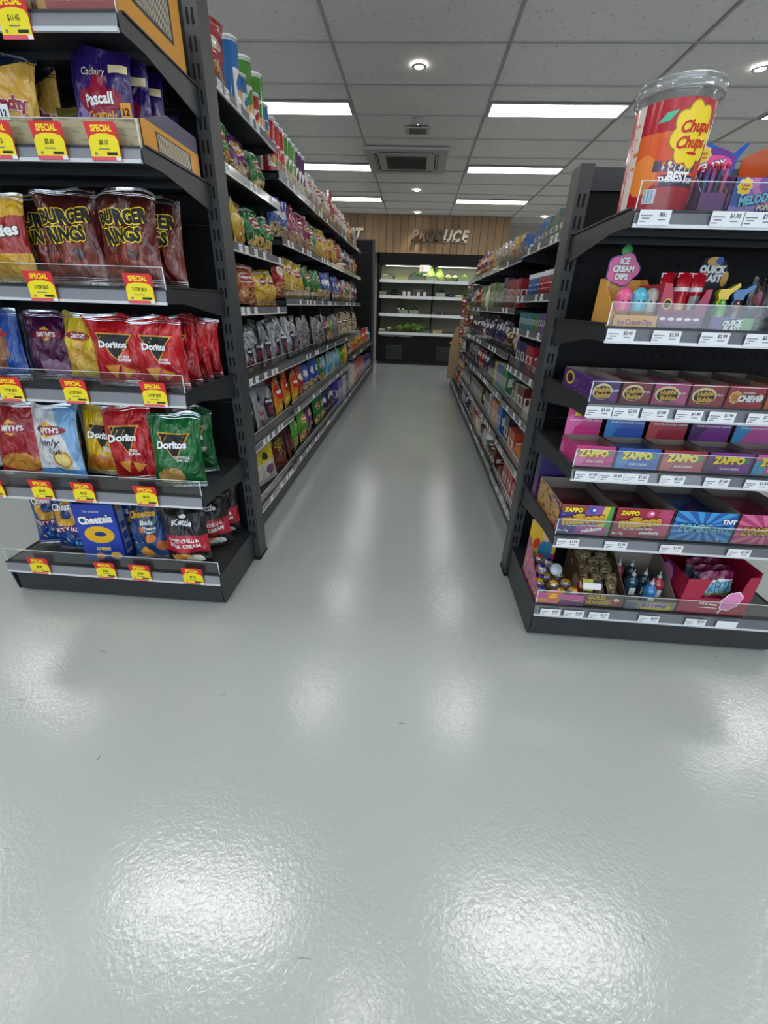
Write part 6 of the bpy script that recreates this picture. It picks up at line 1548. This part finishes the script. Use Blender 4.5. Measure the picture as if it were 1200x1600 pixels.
# ================================================================== PRODUCE FRIDGE
M_FR = mat('fridge_black', '#070808', .5, spec=.2); M_FI = printed('fridge_inner', '#a5a28a', [('w', 40, .12, '#8f8c76')], .6, 0, 0); M_RAIL = mat('white_price_rail', '#d8dee0', .4)
FX0, FX1, FY = -.865, 1.60, 9.85
e = empty('produce_fridge', (FX0, FY, 0)); tag(e, 'black open produce fridge with four lit shelves at the end of the aisle', 'fridge')
Wd = FX1 - FX0
a = M(); a.box(0, 0, .06, Wd, .7, .56, M_FR); a.box(.02, .03, 0, Wd - .02, .6, .06, M_BLACK); a.build('base_cabinet', e)
a = M(); a.box(0, -.02, .565, Wd, .05, .60, M_FR); a.box(.1, -.024, .575, .42, -.02, .585, M_STRIP); a.box(.5, -.024, .575, .78, -.02, .585, M_STRIP); a.build('bumper', e)
for gx in (.22, 1.33):
    a = M(); a.box(gx, -.006, .10, gx + .36, 0, .40, M_BLACK)
    for i in range(8): a.box(gx + .01, -.016, .115 + i * .036, gx + .35, -.006, .128 + i * .036, mat('grille_slat', '#2f3134', .3, .4))
    a.build('grille', e)
for x in (0, Wd - .04):
    a = M(); a.box(x, 0, .60, x + .04, .7, 2.115, M_FR); a.build('side_panel', e)
a = M(); a.box(.04, .62, .60, Wd - .04, .66, 2.1, M_FI); a.build('back_wall', e)
a = M(); a.box(.0, .0, 1.95, Wd, .7, 2.118, M_FR); a.box(.0, -.002, 1.925, Wd, .025, 1.95, M_FR); a.build('canopy', e)
a = M(); a.box(.06, .035, 1.942, Wd - .06, .06, 1.9495, mat('canopy_fill_glow', '#ffffff', .5, emit='#f4f8e6', es=28)); a.build('fill_light_strip', e)  # hidden glowing strip added behind the canopy lip to brighten the produce
M_TUBE = mat('fridge_tube', '#ffffff', .5, emit='#f6fbe8', es=5)
for x0_, x1_ in ((.15, 1.1), (1.25, 2.3)):
    a = M(); a.tube([(x0_, .34, 1.925), (x1_, .34, 1.925)], .0045, M_TUBE, 8); a.build('light_tube', e)
for k, z in enumerate((1.632, 1.338, .997, .633)):
    for j, (x0_, x1_) in enumerate(((.045, 1.17), (1.18, Wd - .045))):
        a = M(); a.box(x0_, .05, z + .015, x1_, .60, z + .022, mat('fridge_shelf', '#54564f', .5)); sh = a.build('shelf', e)
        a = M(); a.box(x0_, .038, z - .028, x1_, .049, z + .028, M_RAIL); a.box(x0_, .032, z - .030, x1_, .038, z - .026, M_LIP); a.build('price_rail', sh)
a = M(); a.box(1.165, .60, .6, 1.195, .615, 1.95, M_FR); a.build('divider', e)
DK = lambda k: (1.632, 1.338, .997, .633)[k] + .0232
SHN = ('top', 'second', 'third', 'bottom')
CRM = {}
def crate(x, k, w, c, label, h=.075, d=.25):
    e = empty('produce_crate', (x, 9.95 + d / 2, DK(k))); tag(e, label, 'crate')
    m = mat('crate_' + c, '#' + c, .5)
    a = M(); t = .004
    a.box(-w / 2, -d / 2, 0, w / 2, d / 2, t, m)
    for (p, q, r_, s_) in ((-w / 2, -d / 2, w / 2, -d / 2 + t), (-w / 2, d / 2 - t, w / 2, d / 2), (-w / 2, -d / 2 + t, -w / 2 + t, d / 2 - t), (w / 2 - t, -d / 2 + t, w / 2, d / 2 - t)): a.box(p, q, t, r_, s_, h, m)
    a.build('basket', e)
    a = M(); a.box(-w / 2 - .006, -d / 2 - .006, h, w / 2 + .006, -d / 2 + .002, h + .006, m); a.box(-w / 2 - .006, d / 2 - .002, h, w / 2 + .006, d / 2 + .006, h + .006, m)
    a.box(-w / 2 - .006, -d / 2 - .001, h, -w / 2 + .003, d / 2 + .001, h + .0061, m); a.box(w / 2 - .003, -d / 2 - .001, h, w / 2 + .006, d / 2 + .001, h + .0061, m); a.build('rim', e)
def veg(kind, x, k, label, z=0., y=10.06, sc=1.0):
    R2 = random.Random(int(x * 1000) + k * 7)
    a = M(); nm = kind
    def leafball(r_, m, n=10):
        a.ell((0, 0, r_), (r_, r_, r_), m, 14, 9)
        for i in range(n):
            t = 2 * PI * i / n; pts = [(r_ * .5 * math.cos(t), r_ * .5 * math.sin(t), .01), (r_ * 1.25 * math.cos(t - .3), r_ * 1.25 * math.sin(t - .3), r_ * .8), (r_ * 1.2 * math.cos(t), r_ * 1.2 * math.sin(t), r_ * 1.5), (r_ * 1.25 * math.cos(t + .3), r_ * 1.25 * math.sin(t + .3), r_ * .8)]
            a.add(pts, [(0, 1, 2), (0, 2, 3)], m)
    if kind == 'cauliflower':
        leafball(.055, mat('pale_leaf', '#8aa05a', .5), 9)
        for i in range(26):
            t = R2.uniform(0, 6.28); p = R2.uniform(0, 1.1); r_ = .055; a.ell((r_ * math.sin(p) * math.cos(t), r_ * math.sin(p) * math.sin(t), .06 + r_ * .8 * math.cos(p)), (.022, .022, .02), mat('curd', '#e6dfc2', .7), 8, 5)
    elif kind == 'cabbage':
        a.ell((0, 0, .11), (.075, .07, .13), mat('cabbage_leaf', '#8aa840', .45, mottle=18), 16, 10)
        for i in range(7):
            t = 2 * PI * i / 7; a.ell((.05 * math.cos(t), .045 * math.sin(t), .085), (.045, .045, .095), mat('cabbage_leaf2', '#b8cc6a', .45, mottle=18), 10, 7)
    elif kind == 'broccoli' or kind == 'leafy_greens':
        c_ = '#24421c' if kind == 'broccoli' else '#5a8a2c'
        m = mat('veg' + c_, c_, .7, mottle=40)
        for i in range(34):
            t = R2.uniform(0, 6.28); p = R2.uniform(0, 1); a.ell((.085 * p * math.cos(t), .06 * p * math.sin(t), .05 + .05 * (1 - p) + R2.uniform(0, .03)), (.026, .026, .022), m if i % 3 else mat('veg_light' + kind, '#3a5a2a' if kind == 'broccoli' else '#a8c070', .6), 7, 5)
        a.lathe([(.03, 0), (.04, .06)], m, 10)
    elif kind == 'aubergine': a.ell((0, 0, .035), (.09, .035, .035), mat('aubergine_skin', '#1c1024', .15, coat=.6), 14, 9); a.ell((.085, 0, .04), (.02, .016, .02), mat('calyx', '#4a6a2c', .6), 8, 5)
    elif kind == 'punnet': a.box(-.06, -.05, 0, .06, .05, .05, mat('dark_punnet', '#22262a', .3)); a.box(-.055, -.045, .05, .055, .045, .062, mat('punnet_fill_%d' % (k), ('#8a3a4a', '#2a3a20', '#5c2440', '#b8a890')[k], .4, mottle=50))
    elif kind == 'squash': a.ell((0, 0, .04), (.075, .04, .04), mat('squash_skin', '#d8a84a', .5), 12, 8); a.ell((-.05, 0, .04), (.045, .03, .03), mat('squash_skin', '#d8a84a', .5), 10, 6)
    elif kind == 'white_radish': a.ell((0, 0, .03), (.09, .028, .028), mat('radish', '#d8d8cc', .4), 12, 8)
    elif kind == 'capsicum': a.ell((0, 0, .045), (.05, .045, .045), mat('peach_red', '#d8785a', .35), 12, 8); a.ell((0, 0, .09), (.008, .008, .014), mat('calyx', '#4a6a2c', .6), 6, 4)
    elif kind == 'netted_onions':
        for i in range(9): a.ell((.05 * math.cos(i * 2.4) * (.3 + i / 12), .035 * math.sin(i * 2.4), .03 + .012 * (i % 4)), (.028, .026, .026), mat('onion_skin', '#d8ccb4', .5), 9, 6)
    o = a.build(kind, None, (x, y, DK(k) + z)); o.scale = (sc,) * 3; tag(o, label, kind.replace('_', ' ')); return o
crate(-.67, 0, .24, '9aa08a', 'grey green crate at the left of the top fridge shelf'); crate(-.37, 0, .26, 'a8a868', 'pale empty crate, second on the top fridge shelf'); crate(-.05, 0, .26, '6f7f6a', 'dull green crate under the broccoli, top fridge shelf')
crate(.26, 0, .20, '9aa88a', 'green crate holding the cabbages, top fridge shelf'); crate(.92, 0, .24, '8f9a80', 'crate of dark greens right of the cauliflowers, top fridge shelf')
veg('netted_onions', -.72, 0, 'bag of white onions in the leftmost top crate', .01, 10.06); veg('aubergine', -.60, 0, 'dark aubergine in the leftmost top crate', .03, 10.06)
veg('broccoli', -.10, 0, 'dark broccoli heap in the middle top crate, left half', .02); veg('broccoli', .03, 0, 'dark broccoli heap in the middle top crate, right half', .02)
veg('cabbage', .235, 0, 'tall pale green cabbage, left of the pair', .006); veg('cabbage', .42, 0, 'tall green cabbage, right of the pair', .0, sc=.95)
veg('cauliflower', .60, 0, 'white cauliflower, left of the pair on the top fridge shelf'); veg('cauliflower', .74, 0, 'white cauliflower, right of the pair on the top fridge shelf')
veg('leafy_greens', .92, 0, 'dull green leaf bunch right of the cauliflowers', .006)
a = M(); a.box(-.10, 0, 0, .10, .003, .19, M_WHITE); a.blob(-.05, .12, .045, .05, fr((0, 0, 0)), mat('rose_print', '#d88a90', .5), .001, 14, 4, .15); a.box(-.095, -.001, .02, .095, -.0002, .07, mat('leaf_print', '#4a6a3a', .5))
o = a.build('price_card', None, (.10, 10.02, DK(0) + .10)); tag(o, 'white picture card with a pink print above the broccoli', 'price card')
a = M(); a.tube([(-.09, 0, 0), (-.09, 0, .12), (.09, 0, .12), (.09, 0, 0)], .005, M_RAIL, 6); o = a.build('basket_handle', None, (.0, 10.05, DK(1))); tag(o, 'pale looped basket handle on the second fridge shelf', 'basket handle')
crate(-.78, 1, .20, '8a9a7c', 'pale green crate at the left of the second fridge shelf'); crate(.46, 1, .20, 'a8aaa4', 'grey crate right of the join on the second fridge shelf')
veg('aubergine', -.50, 1, 'dark aubergine on the second fridge shelf', .0); veg('broccoli', -.50, 1, 'dark leafy bunch behind the aubergine, second fridge shelf', .0, 10.2)
for i, x in enumerate((-.30, -.20, -.0, .13)):
    a = M(); a.box(-.032, -.03, 0, .032, .03, .085, M_WHITE, t=mat('tub_lid', '#c8ccd0', .4)); o = a.build('white_tub', None, (x, 10.02, DK(1))); tag(o, f'small white tub on second fridge shelf, {NTH[i]} from left', 'tub', 'white tubs on the second fridge shelf')
veg('broccoli', .48, 1, 'dark green bunch standing in the grey crate', .01); veg('white_radish', .86, 1, 'white radish on the second fridge shelf right half'); veg('capsicum', 1.07, 1, 'peach red capsicum at the right of the second fridge shelf')
veg('aubergine', .68, 1, 'dark aubergine right of the grey crate'); veg('leafy_greens', .98, 1, 'green bunch behind the white radish', 0, 10.22)
for i, x in enumerate((-.72, -.56, .22, .62, .76, .90)): veg('punnet', x, 2, f'dark punnet on the third fridge shelf, {NTH[i]} from left')
crate(-.30, 2, .19, '9aa08a', 'pale crate, left of the pair on the third fridge shelf'); crate(-.07, 2, .19, '8f9a7c', 'pale crate, right of the pair on the third fridge shelf')
veg('broccoli', -.30, 2, 'dark greens in the left third shelf crate', .02); veg('broccoli', -.07, 2, 'dark greens in the right third shelf crate', .02)
veg('squash', 1.03, 2, 'yellow squash at the right of the third fridge shelf'); veg('punnet', .46, 2, 'maroon punnet just right of the join, third fridge shelf')
veg('white_radish', -.77, 3, 'pale radish at the far left of the bottom fridge shelf'); veg('cauliflower', -.60, 3, 'small cauliflower at the left of the bottom fridge shelf', sc=.8)
for i, (x, z) in enumerate(((-.36, .0), (-.20, .02), (-.06, .03), (.05, .01))): veg('leafy_greens', x, 3, f'heap of green leaves on bottom fridge shelf, {NTH[i]} from left', z, 10.05, 1.15)
crate(.22, 3, .16, '4a6a5a', 'dark green crate right of the leaves, bottom fridge shelf', .05); crate(.46, 3, .20, 'b0a070', 'tan crate right of the join, bottom fridge shelf', .06)
veg('broccoli', .22, 3, 'dark tops in the dark green crate', .0, sc=.7)
for i, (x, z) in enumerate(((-.40, 1.31), (-.31, 1.31))):
    e = empty('hanging_brush', (x, 9.88, z)); tag(e, ('left of two thin black scoops hanging from the fridge rail', 'right of two thin black scoops hanging from the fridge rail')[i], 'scoop')
    a = M(); a.box(-.008, 0, -.17, .008, .006, 0, M_BLACK); a.build('handle', e)
    a = M(); a.ell((0, .003, -.195), (.02, .01, .015), M_RAIL, 10, 6); a.build('scoop_bowl', e)
print('objects', len(bpy.data.objects))
